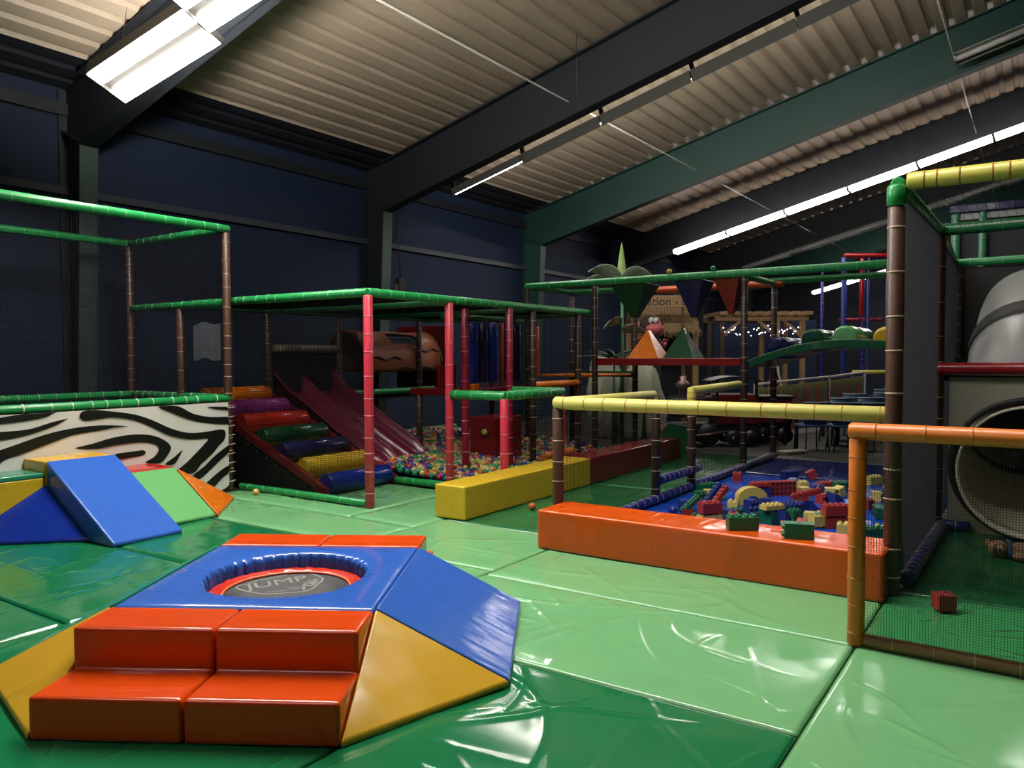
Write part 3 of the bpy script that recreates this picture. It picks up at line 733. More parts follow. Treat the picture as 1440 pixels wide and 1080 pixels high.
# ------------------------------------------------------------------ slide cage with the ball pit
sc_ = thing('play_cage', 'low netted play frame with pink posts and green roof rails around slide and ball pit', 'play frame', (5.9, 5.85, 0))
post, rail, nett = P(sc_)
post(5.9, 5.85, 0, 2.25, 'p_pink', r=0.05); post(7.25, 5.85, 0, 2.25, 'p_pink', r=0.05); post(7.25, 5.05, 0, 1.12, 'p_pink', r=0.05)
post(7.95, 6.15, 0, 2.22, 'p_crimson_shadepink', r=0.05); post(8.52, 5.85, 0, 2.25, 'p_crimson_shadepink'); post(8.52, 5.05, 0, 1.12, 'p_pink')  # inner pink posts coloured crimson to paint in the net roof's shadow
post(9.1, 5.85, 0, 2.23, 'p_brown_shaded'); post(10.38, 5.85, 0, 2.23, 'p_brown_shaded')
post(7.25, 9.2, 0, 2.23, 'p_brown_shaded'); post(8.62, 9.2, 0, 2.23, 'p_brown_shaded'); post(10.55, 9.2, 0, 2.23, 'p_brown_shaded'); post(5.9, 9.2, 0, 2.23, 'p_brown_shaded'); post(11.1, 8.6, 0, 2.23, 'p_brown_shaded')
zt = 2.28
rail((5.86, 8.05, zt), (5.9, 5.85, zt)); rail((5.9, 5.85, zt), (10.78, 5.85, zt)); rail((5.9, 9.25, zt), (10.9, 9.25, zt), 'p_dkgreen'); rail((7.25, 5.9, zt - 0.02), (7.25, 9.2, zt - 0.02), 'p_dkgreen')
rail((9.1, 5.9, zt - 0.02), (9.1, 9.2, zt - 0.02), 'p_dkgreen'); rail((5.9, 9.25, zt), (5.86, 8.1, zt), 'p_dkgreen'); rail((10.75, 5.9, zt - 0.02), (10.75, 9.2, zt - 0.02), 'p_dkgreen')
rail((7.25, 5.82, 1.15), (7.25, 5.02, 1.15), r=0.055); rail((7.25, 5.05, 1.15), (8.56, 5.05, 1.15), r=0.055, gap=0.14); rail((8.52, 5.1, 1.15), (8.52, 5.8, 1.15), r=0.055)
rail((9.1, 5.85, 1.2), (10.38, 5.85, 1.2), 'p_orange'); rail((9.15, 5.7, 0.2), (9.95, 5.7, 0.2), 'p_orange', r=0.06)
rail((8.62, 9.15, 1.02), (10.9, 9.15, 1.02), 'p_green'); rail((7.35, 9.2, 1.73), (8.6, 9.2, 1.73), 'p_stone', r=0.06)
# foot rails
rail((5.88, 8.0, 0.045), (5.9, 5.9, 0.045), r=0.04, gap=0.22); rail((7.24, 6.72, 0.05), (7.24, 5.0, 0.05), r=0.045); rail((8.6, 8.9, 0.32), (11.2, 8.9, 0.32), 'p_green', r=0.05)
nett((5.9, 5.85, zt), (4.88, 0, 0), (0, 3.4, 0), s=0.022, r=0.0032); nett((5.86, 8.05, 0.1), (0.04, -2.2, 0), (0, 0, 2.15), s=0.024, r=0.0021); nett((5.9, 9.28, 1.05), (4.9, 0, 0), (0, 0, 1.2)); nett((7.25, 5.85, 1.15), (3.5, 0, 0), (0, 0, 1.1), s=0.04, r=0.002)
nett((8.52, 5.05, 0.05), (0, 0.8, 0), (0, 0, 1.08)); nett((7.25, 5.05, 0.05), (1.27, 0, 0), (0, 0, 1.08), r=0.0012)
# deck at the head of the slide
mb = MB(); mb.box(5.95 - 5.9, 10.9 - 5.9, 9.2 - 5.85, 10.6 - 5.85, 0.9, 0.98); mb.build('deck', 'blackp', sc_, 0.01)
mb = MB(); mb.box(7.38 - 5.9, 8.58 - 5.9, 9.22 - 5.85, 9.26 - 5.85, 0.98, 1.68); mb.build('barrier_panel', 'blackp', sc_, 0.008)

# roller stair
rs = thing('roller_stair', 'padded stair of seven coloured rollers with maroon side rails, left of the slide', 'stair', (6.1, 6.8, 0))
S0, S1 = Vector((0, 0.0, 0.0)), Vector((0, 2.42, 1.0))
for x, nm in ((0.0, 'side_rail'), (1.14, 'side_rail')):
    mb = MB(); mb.prism([(x - 0.03, -0.08, 0), (x - 0.03, 2.42, 1.02), (x - 0.03, 2.42, 1.14), (x - 0.03, -0.1, 0.10)], (0.06, 0, 0)); mb.build(nm, 'f_dkred', rs, 0.012)
mb = MB(); mb.prism([(-0.02, 0, 0.0), (-0.02, 2.4, 1.0), (-0.02, 2.4, 0)], (0.02, 0, 0)); mb.build('side_panel', 'blackp', rs)
mb = MB()
for i in range(10): mb.ball((-0.034, 0.1 + i * 0.17, 0.03 + i * 0.0705), 0.008, 8, 6)
mb.build('rivets', 'white_metal', rs)
mb = MB(); mb.prism([(0.03, -0.02, 0), (0.03, 2.42, 1.0), (0.03, 2.42, 0.9), (0.03, 0.2, 0)], (1.08, 0, 0)); mb.build('base', 'f_lemon', rs, 0.01)
for i, mt in enumerate(('f_dkblue', 'f_lemon', 'f_navy', 'f_dkgreen', 'f_red', 'f_purple', 'f_amber')):
    y = 0.02 + i * 0.385; z = 0.115 + y * 0.413
    mb = MB(); r = 0.125
    mb.tube([(0.06, y, z), (0.075, y, z), (1.065, y, z), (1.08, y, z)], [r * 0.9, r, r, r * 0.9], 18)
    mb.build('roller', mt, rs)

# twin lane slide
sl = thing('slide', 'burgundy plastic twin lane slide running down into the ball pit', 'slide', (7.28, 6.7, 0))
def slide_z(s): # s 0 toe .. 1 head
    return 0.10 + 0.96 * (3 * s * s - 2 * s ** 3) * 0.35 + 0.96 * s * 0.65 if s > 0.12 else 0.10 + 0.96 * 0.65 * s * (s / 0.12) * 0.8 + 0.96 * 0.0
secs = []; NS = 28
sect = [(0.0, 0.20), (0.035, 0.20), (0.05, 0.06), (0.09, 0.01), (0.30, 0.0), (0.51, 0.01), (0.555, 0.06), (0.57, 0.15), (0.62, 0.15), (0.635, 0.06), (0.68, 0.01), (0.89, 0.0), (1.10, 0.01), (1.14, 0.06), (1.155, 0.20), (1.19, 0.20)]
mb = MB()
for i in range(NS + 1):
    s = i / NS; y = 2.0 * s + 0.45; z = slide_z(s)
    top = 0.25 if s > 0.9 else 0.0
    for (a, b) in sect:
        hh = b * (1.0 if s < 0.85 else 1.0 + (s - 0.85) * 4.5)
        if s < 0.1 and b > 0.1: hh = b * (0.35 + 6.5 * s)
        mb.v.append((a, y, z + hh))
k = len(sect)
for i in range(NS):
    for j in range(k - 1):
        a = i * k + j; mb.f.append([a, a + k, a + k + 1, a + 1]); mb.mi.append(0); mb.sm.append(True)
o = mb.build('chute', 'slide', sl)
so = o.modifiers.new('thick', 'SOLIDIFY'); so.thickness = 0.018; so.offset = -1
mb = MB(); mb.box(0.1, 0.16, 2.0, 2.1, 0, 0.72); mb.build('support', 'black', sl); mb = MB(); mb.box(1.03, 1.09, 2.0, 2.1, 0, 0.72); mb.build('support', 'black', sl)

# log tunnel on the deck
lt = thing('log_tunnel', 'orange brown log shaped crawl tunnel with window, behind the net on the deck', 'tunnel', (10.0, 9.75, 0.98))
mb = MB(); R = 0.52; n = 28; xsn = [-0.75, -0.7, -0.35, 0.0, 0.4, 0.78, 1.15, 1.2]
def arc(x, r, a0=-0.25, a1=PI + 0.25):
    return [(x, -r * math.cos(a0 + (a1 - a0) * i / n), 0.50 + r * 1.1 * math.sin(a0 + (a1 - a0) * i / n)) for i in range(n + 1)]
rows = [arc(x, R * (0.97 if x in (-0.75, 1.2) else 1) + 0.012 * math.sin(x * 7)) for x in xsn]
mb.v = [p for r_ in rows for p in r_]
for i in range(len(xsn) - 1):
    for j in range(n):
        if 3 <= i <= 4 and 7 <= j <= 11: continue
        if i == 3 and False: continue
        a = i * (n + 1) + j; mb.f.append([a, a + n + 1, a + n + 2, a + 1]); mb.mi.append(0); mb.sm.append(True)
o = mb.build('shell', 'log', lt); so = o.modifiers.new('thick', 'SOLIDIFY'); so.thickness = 0.04; so.offset = -1
mb = MB()
for (xa, xb, zz) in ((0.1, 0.95, 0.42), (0.5, 1.15, 0.74), (-0.6, 0.1, 0.6)):
    pts = [Vector((xa + (xb - xa) * i / 8, 0, zz + 0.03 * math.sin(i * 1.3))) for i in range(9)]
    pts = [Vector((p.x, -math.sqrt(max(0.01, (R + 0.015) ** 2 - ((p.z - 0.5) / 1.1) ** 2)), p.z)) for p in pts]
    mb.tube(pts, 0.014, 6)
mb.build('bark_crack', 'crack', lt)
mb = MB(); mb.tube([(1.21, -R * math.cos(a), 0.5 + R * 1.1 * math.sin(a)) for a in [PI * i / 24 for i in range(25)]], 0.03, 8); mb.build('end_rim', 'wood_dark', lt)
mb = MB(); rows = [arc(x, R - 0.05) for x in (-0.02, 0.8)]; mb.v = [p for r_ in rows for p in r_]
for j in range(6, 13): mb.f.append([j, j + n + 1, j + n + 2, j + 1]); mb.mi.append(0); mb.sm.append(True)
mb.build('window_pane', 'pane', lt)
mb = MB(); mb.prism([(1.22, -0.62, -0.02), (1.22, -0.62, 1.2), (1.22, 0.62, 1.2), (1.22, 0.62, -0.02)], (0.05, 0, 0)); mb.build('end_panel', 'f_dkred', lt, 0.01)
# upright rollers and red platform
ug = thing('roller_gate', 'row of upright blue padded rollers on a red platform behind the ball pit', 'play element', (9.6, 7.3, 0))
for x, mt in ((0.0, 'f_dkblue'), (0.26, 'f_navy'), (0.52, 'f_dkblue'), (0.95, 'f_dkblue'), (1.2, 'f_navy')):
    mb = MB(); mb.tube([(x, 0, 1.2), (x, 0, 1.22), (x, 0, 2.12), (x, 0, 2.14)], [0.09, 0.1, 0.1, 0.09], 16); mb.build('roller', mt, ug)
mb = MB(); mb.box(-0.65, 1.35, -0.3, 0.7, 1.02, 1.12); mb.build('platform', 'f_dkred', ug, 0.015)
mb = MB(); mb.box(-0.65, -0.25, 0.1, 0.16, 1.12, 1.48); mb.build('panel', 'f_dkred', ug, 0.012)
pole('rail', (-0.7, 0, 2.2), (1.4, 0, 2.2), 'p_dkgreen', ug)
pole('post', (0.74, -0.05, 1.12), (0.74, -0.05, 2.15), 'p_burnt', ug, r=0.04); pole('post', (-0.6, 0.55, 0), (-0.6, 0.55, 1.05), 'p_brown', ug); pole('post', (1.3, 0.55, 0), (1.3, 0.55, 2.2), 'p_brown', ug)
for x in (-0.62, -0.42):
    mb = MB(); mb.box(x - 0.05, x + 0.05, -0.42, -0.32, 1.05, 1.2); mb.build('knob', 'f_amber', ug, 0.012)
# red shooter box in the pit
rb = thing('red_box', 'red box with a yellow ball in its round hole, standing in the ball pit', 'box', (8.95, 6.4, 0))
mb = MB(); mb.box(0, 0.7, -0.0, 0.45, 0, 0.73); mb.build('body', 'f_dkred', rb, 0.02)
mb = MB(); mb.lathe([(0.075, 0), (0.075, 0.02), (0.055, 0.02), (0.055, 0)], (-0.001, 0.17, 0.52), 20, 0, Matrix.Rotation(-PI / 2, 4, 'Y')); mb.build('hole_rim', 'black', rb)
mb = MB(); mb.ball((-0.01, 0.17, 0.52), 0.05, 14, 10); mb.build('ball', BALL['yellow'], rb)

# ball pit -------------------------------------------------------------------
bm_ = MB()
def bedz(x, y): return 0.05 + 0.26 * max(0, min(1, (y - 5.2) / 3.4)) + 0.04 * math.sin(x * 2.1) * math.sin(y * 1.7)
sph = {}
for cn, mt in BALL.items():
    mb = MB(); mb.ball((0, 0, 0), 0.039, 14, 9); me = mb.build('pit_ball', mt); sph[cn] = me
protos = dict(sph)
spots = []; d = 0.075; row = 0; yy = 5.16
while yy < 8.86:
    xx = 7.32 + (d / 2 if row % 2 else 0)
    while xx < 11.0:
        z = bedz(xx, yy)
        ok = not (8.88 < xx < 9.72 and 6.33 < yy < 6.92) and not (xx < 8.52 and yy > 7.12)
        for (ax, ay) in ((7.25, 5.85), (7.25, 5.05), (7.95, 6.15), (8.52, 5.85), (8.52, 5.05), (9.1, 5.85), (10.38, 5.85)):
            if (xx - ax) ** 2 + (yy - ay) ** 2 < 0.085 ** 2: ok = False
        if 9.1 < xx < 10.0 and abs(yy - 5.7) < 0.09: ok = False
        if ok: spots.append(Vector((xx + random.uniform(-.012, .012), yy + random.uniform(-.012, .012), z + random.uniform(0, .035))))
        xx += d
    yy += d * 0.87; row += 1
def shows(p):
    u, v, w = px(p)
    return u < 752 and v < 682 - (u - 614) * 0.222 - 2
vis = sorted([p for p in spots if shows(p)], key=lambda p: px(p)[2]); near, rest = vis[:300], vis[300:] + [p for p in spots if not shows(p)]
names = list(BALL); wts = [5, 6, 4, 5, 2, 2]; cnt = set()
for p in near:
    cn = random.choices(names, wts)[0]
    o = protos.pop(cn) if cn in protos else None
    if o is None: o = sph[cn].copy(); C.objects.link(o)
    o.location = p
    u = px(p)[0]
    where = 'beside the toe of the slide' if u < 632 else 'between the two front pink posts' if u < 709 else 'right of the short pink post'
    tag(o, '%s plastic ball in the ball pit, %s' % (cn, where), 'ball', '%s pit balls %s' % (cn, where))
for cn in list(protos):
    bpy.data.objects.remove(protos.pop(cn))
mb = MB()
for p in rest: mb.ball(p, 0.039, 8, 6, names.index(random.choices(names, wts)[0]))
tag(mb.build('pit_ball_filling', [BALL[n] for n in names]), 'mass of small coloured plastic balls filling the back of the ball pit', 'balls', kind='stuff')
mb = MB(); nx, ny = 20, 20
for i in range(nx + 1):
    for j in range(ny + 1):
        x = 7.3 + 3.75 * i / nx; y = 5.1 + 3.8 * j / ny; mb.v.append((x, y, max(0.003, bedz(x, y) - 0.02)))
for i in range(nx):
    for j in range(ny):
        a = i * (ny + 1) + j; mb.f.append([a, a + ny + 1, a + ny + 2, a + 1]); mb.mi.append(0); mb.sm.append(True)
tag(mb.build('pit_liner', 'f_navy'), 'dark cloth liner beneath the balls of the pit', 'liner', kind='stuff')
def floor_ball(u, v, cn, lb, r=0.04):
    p = atz(u, v, r); mb = MB(); mb.ball((0, 0, 0), r, 20, 14); o = mb.build('play_ball', BALL[cn]); o.location = p; return tag(o, lb, 'ball')
floor_ball(360, 692, 'yellow', 'yellow plastic ball lying on the green mat left of the front pink post')
floor_ball(748.5, 712, 'orange', 'orange plastic ball on the floor beside the left end of the orange beam')
floor_ball(946.5, 718, 'blue', 'blue plastic ball at the left end of the foam brick heap', 0.045)
# ------------------------------------------------------------------ climbing frame behind the pen
cf = thing('climbing_tower', 'tall climbing frame with shade-darkened brown posts, green top rails and a red deck beam', 'play frame', (10.83, 3.44, 0))
post, rail, nett = P(cf)
YS = (7.06, 5.8, 3.44)
for y in YS:
    post(10.83, y, 0, 2.72, 'p_brown_shaded'); post(12.3, y, 0, 2.72, 'p_brown_shaded')
post(12.3, 1.2, 0, 2.72, 'p_brown_shaded')
rail((10.83, 7.1, 2.76), (10.83, 0.86, 2.76), r=0.055); rail((12.3, 7.1, 2.76), (12.3, 5.4, 2.76)); rail((12.3, 3.5, 2.76), (12.3, 0.9, 2.76)); rail((10.86, 7.06, 2.76), (12.3, 7.06, 2.76)); rail((10.86, 3.44, 2.72), (12.3, 3.44, 2.72), 'p_green')
rail((12.3, 5.4, 2.72), (12.3, 3.3, 2.72), 'p_burnt', r=0.06, rings=False)
nett((10.83, 5.8, 2.74), (1.47, 0, 0), (0, 1.26, 0)); nett((10.83, 7.06, 1.3), (0, -1.26, 0), (0, 0, 1.42)); nett((12.3, 7.06, 1.3), (0, -3.6, 0), (0, 0, 1.42), r=0.0014); nett((10.83, 0.9, 2.74), (1.47, 0, 0), (0, 2.5, 0))
mb = MB(); mb.box(-0.06, 0.04, 0.03, 2.32, 1.46, 1.57); mb.build('deck_beam', 'f_dkred', cf, 0.012)
mb = MB(); mb.box(0.04, 1.45, 0.05, 2.32, 1.46, 1.53); mb.build('deck', 'blackp', cf, 0.01)
mb = MB(); mb.box(1.40, 1.50, 2.4, 3.6, 1.24, 1.34); mb.build('deck_edge', 'f_dkgreen', cf, 0.01)
mb = MB(); mb.box(0.05, 1.4, 2.4, 3.6, 1.27, 1.30); mb.build('deck', 'f_amber', cf, 0.006)
pole('post', (0.15, 3.55, 1.3), (0.15, 3.55, 2.1), 'p_burnt', cf, r=0.05)
def pyramid(name, mat, y0, y1, z0, z1, lb, side=None, x=10.85, dpt=0.5, tx=0.1):
    yc = (y0 + y1) / 2; h = z1 - z0; w = abs(y1 - y0) / 2
    tp = 0.16 if h < 0 else 0.05
    base = [(0, -w, 0), (dpt, -w, 0), (dpt, w, 0), (0, w, 0)]
    top = [(dpt * 0.42, -w * tp, h), (dpt * 0.58, -w * tp, h), (dpt * 0.58, w * tp, h), (dpt * 0.42, w * tp, h)]
    mb = MB(); mb.add(base + top, [(0, 1, 2, 3), (4, 5, 6, 7), (0, 1, 5, 4), (1, 2, 6, 5), (2, 3, 7, 6), (3, 0, 4, 7)], 0)
    o = mb.build(name, mat, None, 0.012, 3); o.location = (x, yc, z0); return tag(o, lb, 'foam pyramid')
pyramid('hanging_pyramid', 'f_dkgreen', 5.55, 4.95, 2.71, 2.2, 'dark green foam pyramid hanging point down under the green top rail', dpt=0.55)
pyramid('hanging_pyramid', 'f_navy', 4.5, 4.05, 2.71, 2.17, 'navy foam pyramid hanging point down, middle of the three', dpt=0.5)
pyramid('hanging_pyramid', 'f_dkred', 3.9, 3.46 + 0.06, 2.71, 2.2, 'maroon foam pyramid hanging point down beside the right post', dpt=0.5)
pyramid('standing_pyramid', 'f_amber', 5.3, 4.76, 1.535, 2.0, 'orange foam pyramid standing on the red deck', x=10.9)
pyramid('standing_pyramid', 'f_dkgreen', 4.72, 4.2, 1.535, 2.01, 'dark green foam pyramid standing on the red deck', x=10.9)
for (y, cn, lb) in ((4.56, 'yellow', 'pale yellow ball resting on the green top rail'), (3.89, 'green', 'pale green ball resting on the green top rail, right of the yellow ball')):
    mb = MB(); mb.ball((0, 0, 0), 0.04, 14, 10); o = mb.build('play_ball', BALL[cn]); o.location = (10.83, y, 2.85); tag(o, lb, 'ball')
# arch bridge
ab = thing('arch_bridge', 'green padded arch bridge with coloured half rollers across it', 'bridge', (10.83, 2.05, 1.5))
mb = MB(); n = 20; top = []
def az(t): return 1.545 + 0.27 * (1 - t * t) - 1.5
for i in range(n + 1):
    t = -1 + 2 * i / n; top.append((t * 1.3, az(t)))
vs = []
for x in (-0.06, 1.45):
    for (yy, z) in top: vs += [(x, yy, z), (x, yy, z - 0.11)]
k = 2 * (n + 1); fs = []
for i in range(n):
    a = 2 * i
    fs += [(a, a + 2, a + 3, a + 1), (k + a, k + a + 1, k + a + 3, k + a + 2), (a, k + a, k + a + 2, a + 2), (a + 1, a + 3, k + a + 3, k + a + 1)]
fs += [(0, 1, k + 1, k), (2 * n, k + 2 * n, k + 2 * n + 1, 2 * n + 1)]
mb.add(vs, fs, 0, False); mb.build('deck', 'f_dkgreen', ab, 0.01)
for (yy, mt) in ((0.93, 'f_navy'), (0.47, 'f_dkgreen'), (0.07, 'f_green'), (-0.42, 'f_lemon'), (-0.85, 'f_red')):
    z = az(yy / 1.3); mb = MB(); r = 0.15
    mb.tube([(0.0, yy, z + 0.02), (0.02, yy, z + 0.03), (1.35, yy, z + 0.03), (1.38, yy, z + 0.02)], [r * 0.88, r, r, r * 0.88], 20); mb.build('roller', mt, ab)

# ------------------------------------------------------------------ brick pen
bp = thing('brick_pen', 'netted pen with pale yellow top rails around the foam bricks', 'play pen', (5.8, 3.42, 0))
post, rail, nett = P(bp)
post(5.8, 3.47, 0, 1.15); post(7.82, 3.44, 0, 1.15, 'p_brown_shaded'); post(8.8, 3.42, 0, 1.15, 'p_brown_shaded', r=0.052); 
rail((5.8, 3.50, 1.195), (5.8, 0.86, 1.195), 'p_yellow', r=0.056); rail((5.83, 3.44, 1.195), (7.45, 3.3, 1.195), 'p_yellow', r=0.05, rings=False); rail((8.5, 3.3, 1.2), (10.2, 3.3, 1.22), 'p_yellow', r=0.05, rings=False)
rail((8.5, 3.3, 1.24), (8.5, 3.3, 1.0), 'p_lime', r=0.05, gap=0.08); rail((7.42, 3.3, 1.19), (7.42, 3.3, 1.08), 'p_yellow', r=0.05, rings=False)
rail((5.95, 3.42, 0.05), (12.4, 3.42, 0.05), 'p_blue', r=0.05, gap=0.16, jit=0.1); rail((7.87, 3.43, 0.24), (9.05, 3.42, 0.24), 'p_blue', r=0.05, gap=0.13, jit=0.1)
nett((5.8, 3.44, 0.06), (2.02, 0, 0), (0, 0, 1.1), s=0.024, r=0.0016); nett((7.82, 3.43, 0.06), (0.98, 0, 0), (0, 0, 1.1), s=0.05); nett((8.8, 3.42, 0.06), (2.0, 0, 0), (0, 0, 1.1), s=0.05)

# ------------------------------------------------------------------ tube tower at the right
tt = thing('slide_tower', 'tall brown posted tower with charcoal nets at right, holding the grey tube slide', 'play frame', (5.68, 0.77, 0))
post, rail, nett = P(tt)
post(5.68, 0.8, 0, 2.58, r=0.054, gap=0.27, rw=0.006); post(8.05, 0.77, 0, 2.68, r=0.05, gap=0.27, rw=0.005); post(11.05, 0.85, 0, 2.68)
pole('post', (0, 0.03, 2.58), (0, 0.03, 2.72), 'p_green', tt, r=0.06, rings=False)
rail((5.68, 0.74, 2.735), (5.72, -1.7, 2.735), 'p_lime', r=0.056, gap=0.14, jit=0.5, rw=0.006); rail((5.7, 0.8, 2.735), (8.05, 0.78, 2.735), 'p_green', r=0.045); rail((8.05, 0.8, 2.735), (8.05, -1.7, 2.735), 'p_dkgreen', r=0.055)
rail((8.07, 0.78, 2.735), (11.05, 0.9, 2.735), 'p_green', r=0.045); rail((11.05, 0.9, 2.735), (11.0, -2.2, 2.735), 'p_green', r=0.05)
rail((8.02, 0.86, 1.48), (8.02, -1.7, 1.48), 'p_red', r=0.055, gap=0.25)
rail((5.9, 0.74, 0.05), (8.05, 0.72, 0.05), 'p_blue', r=0.05, gap=0.13, jit=0.1); rail((8.05, 0.72, 0.05), (8.05, 0.5, 0.05), 'p_blue', r=0.05, gap=0.13)
nett((5.68, 0.8, 0.05), (2.37, -0.03, 0), (0, 0, 2.66), s=0.016, r=0.0028, mat='net_grey'); nett((8.07, 0.78, 0.05), (2.98, 0.08, 0), (0, 0, 2.66), s=0.016, r=0.0026, mat='net_grey')
nett((5.7, 0.78, 2.74), (2.35, 0, 0), (0, -2.4, 0), s=0.06, r=0.0012)
mb = MB(); mb.box(11.08 - 5.68, 11.12 - 5.68, -3.0, 0.1, 0.0, 2.68); mb.build('back_panel', 'blackp', tt)
mb = MB(); mb.box(8.1 - 5.68, 11.05 - 5.68, -2.5, 0.02, 1.36, 1.42); mb.build('deck', 'blackp', tt, 0.01)

ts = thing('tube_slide', 'grey tube slide coming down through a beige panel to a round mouth at floor level', 'slide', (8.05, 0.05, 0))
# beige panel with an arched hole
mb = MB(); n = 28; yc, zc_, rr = 0.05, 0.60, 0.60
ys0, ys1, zz0, zz1 = 0.68, -1.7, 0.0, 1.40
hole = [(yc + rr * math.cos(2 * PI * i / n), zc_ + rr * math.sin(2 * PI * i / n) * 0.98) for i in range(n)]
def onframe(a):
    c, s = math.cos(a), math.sin(a)
    ks = []
    if c > 1e-6: ks.append((ys0 - yc) / c)
    if c < -1e-6: ks.append((ys1 - yc) / c)
    if s > 1e-6: ks.append((zz1 - zc_) / s)
    if s < -1e-6: ks.append((zz0 - zc_) / s)
    k = min(ks); return (yc + c * k, zc_ + s * k)
angs = sorted([2 * PI * i / n for i in range(n)] + [math.atan2(b - zc_, a - yc) % (2 * PI) for a in (ys0, ys1) for b in (zz0, zz1)])
N = len(angs); vs = []
for x in (0.0, 0.04):
    for a in angs: vs.append((x, yc + rr * math.cos(a) - 0.05, zc_ + rr * 0.98 * math.sin(a)))
    for a in angs: q = onframe(a); vs.append((x, q[0] - 0.05, q[1]))
fs = []
for i in range(N):
    j = (i + 1) % N
    fs += [(i, j, N + j, N + i), (2 * N + i, 3 * N + i, 3 * N + j, 2 * N + j), (i, 2 * N + i, 2 * N + j, j), (N + i, N + j, 3 * N + j, 3 * N + i)]
mb.add(vs, fs, 0, False); mb.build('panel', 'panel_beige', ts)
def tubepart(name, mat, path, r, ribs=0, th=0.02):
    """hollow swept tube, path in tower coordinates (x, z); ends cut square to the path or as given"""
    pts = [Vector((a, 0.0, b)) for a, b in path]; N = len(pts); n = 40; mb = MB(); vs = []
    for i, p in enumerate(pts):
        d = pts[min(i + 1, N - 1)] - pts[max(i - 1, 0)]; d.normalize(); nrm = Vector((-d.z, 0, d.x))
        R_ = r + (0.014 if ribs and i % ribs == 0 else 0)
        for j in range(n):
            a = 2 * PI * j / n; vs.append(p + Vector((0, R_ * math.cos(a), 0)) + nrm * R_ * math.sin(a))
    mb.add(vs, [(i * n + j, i * n + (j + 1) % n, (i + 1) * n + (j + 1) % n, (i + 1) * n + j) for i in range(N - 1) for j in range(n)], 0, True)
    o = mb.build(name, mat, ts); s_ = o.modifiers.new('thick', 'SOLIDIFY'); s_.thickness = th; s_.offset = -1; return o
ctrl = [Vector(p) for p in ((-0.02, 0.60), (0.35, 0.66), (0.75, 0.95), (1.35, 1.42), (2.1, 1.86), (3.0, 2.08))]
def cr(t):
    n = len(ctrl) - 1; i = min(int(t * n), n - 1); s = t * n - i
    p0, p1, p2, p3 = ctrl[max(i - 1, 0)], ctrl[i], ctrl[i + 1], ctrl[min(i + 2, n)]
    q = 0.5 * ((2 * p1) + (-p0 + p2) * s + (2 * p0 - 5 * p1 + 4 * p2 - p3) * s * s + (-p0 + 3 * p1 - 3 * p2 + p3) * s ** 3); return (q.x, q.y)
path = [cr(i / 60) for i in range(61)]
tubepart('lower_tube', 'tube_beige', path[:22], 0.56); tubepart('middle_tube', 'tube_grey', path[21:42], 0.575, 2); tubepart('upper_tube', 'tube_grey', path[43:], 0.54, 2)
tubepart('joint_band', 'black', path[39:43], 0.60, 0, 0.06); tubepart('joint_band', 'black', path[20:23], 0.59, 0, 0.05)
# mouth: slanted lip sticking out of the panel
mb = MB(); n = 48; vs = []
for i in range(n):
    a = 2 * PI * i / n; y = 0.56 * math.cos(a); z = 0.56 * math.sin(a)
    vs.append((-0.02 - 0.22 * (1 - (z + 0.56) / 1.12) - 0.03, y, 0.60 + z))
for i in range(n):
    a = 2 * PI * i / n; vs.append((-0.02, 0.56 * math.cos(a), 0.60 + 0.56 * math.sin(a)))
mb.add(vs, [(i, (i + 1) % n, n + (i + 1) % n, n + i) for i in range(n)], 0, True)
o = mb.build('mouth_lip', 'tube_beige', ts); s_ = o.modifiers.new('thick', 'SOLIDIFY'); s_.thickness = 0.025; s_.offset = -1
mb = MB(); mb.tube([(-0.015, 0.61 * math.cos(2 * PI * i / 48), 0.61 + 0.60 * math.sin(2 * PI * i / 48)) for i in range(48)], 0.025, 8, closed=True); mb.build('mouth_gasket', 'black', ts)

# ------------------------------------------------------------------ orange pen nearest the camera
op = thing('play_pen', 'orange railed pen with fine netting at the lower right', 'play pen', (4.57, 0.82, 0))
post, rail, nett = P(op)
post(4.57, 0.82, 0, 1.15, 'p_orange', r=0.045, gap=0.16, jit=0.15, rw=0.003); rail((4.57, 0.865, 1.185), (4.55, -1.6, 1.185), 'p_orange', r=0.047, gap=0.22, jit=0.1, rw=0.003)
rail((4.57, 0.78, 0.035), (4.55, -1.6, 0.035), 'p_tan', r=0.036, gap=0.2, jit=0.1, rw=0.003)
nett((4.57, 0.80, 0.05), (-0.02, -2.4, 0), (0, 0, 1.1), s=0.0135, r=0.0012, mat='net_fine')

# teddy bear lying in front of the tube mouth
tb = thing('teddy_bear', 'brown teddy bear with blue scarf lying below the tube mouth', 'teddy bear', (7.2, 0.20, 0.0), math.radians(-75))
mb = MB()
mb.ball((0.10, 0, 0.065), (0.10, 0.075, 0.065), 18, 12)
mb.ball((-0.05, 0.01, 0.07), (0.075, 0.07, 0.066), 18, 12)
mb.ball((-0.11, 0.055, 0.10), (0.022, 0.028, 0.028), 12, 8); mb.ball((-0.10, -0.06, 0.09), (0.022, 0.028, 0.028), 12, 8)
mb.ball((0.21, 0.055, 0.045), (0.075, 0.035, 0.04), 14, 10); mb.ball((0.22, -0.06, 0.045), (0.08, 0.036, 0.04), 14, 10)
mb.ball((0.05, 0.10, 0.04), (0.05, 0.06, 0.032), 14, 10); mb.ball((0.07, -0.10, 0.04), (0.05, 0.06, 0.032), 14, 10)
mb.build('body', 'bear', tb)
mb = MB(); mb.ball((-0.055, -0.055, 0.075), (0.035, 0.03, 0.03), 14, 10); mb.build('muzzle', 'bear_pale', tb)
mb = MB(); mb.ball((-0.06, -0.085, 0.08), 0.011, 10, 8); mb.build('nose', 'black', tb)
for x in (-0.085, -0.03):
    mb = MB(); mb.ball((x, -0.056, 0.107), 0.008, 10, 8); mb.build('eye', 'black', tb)
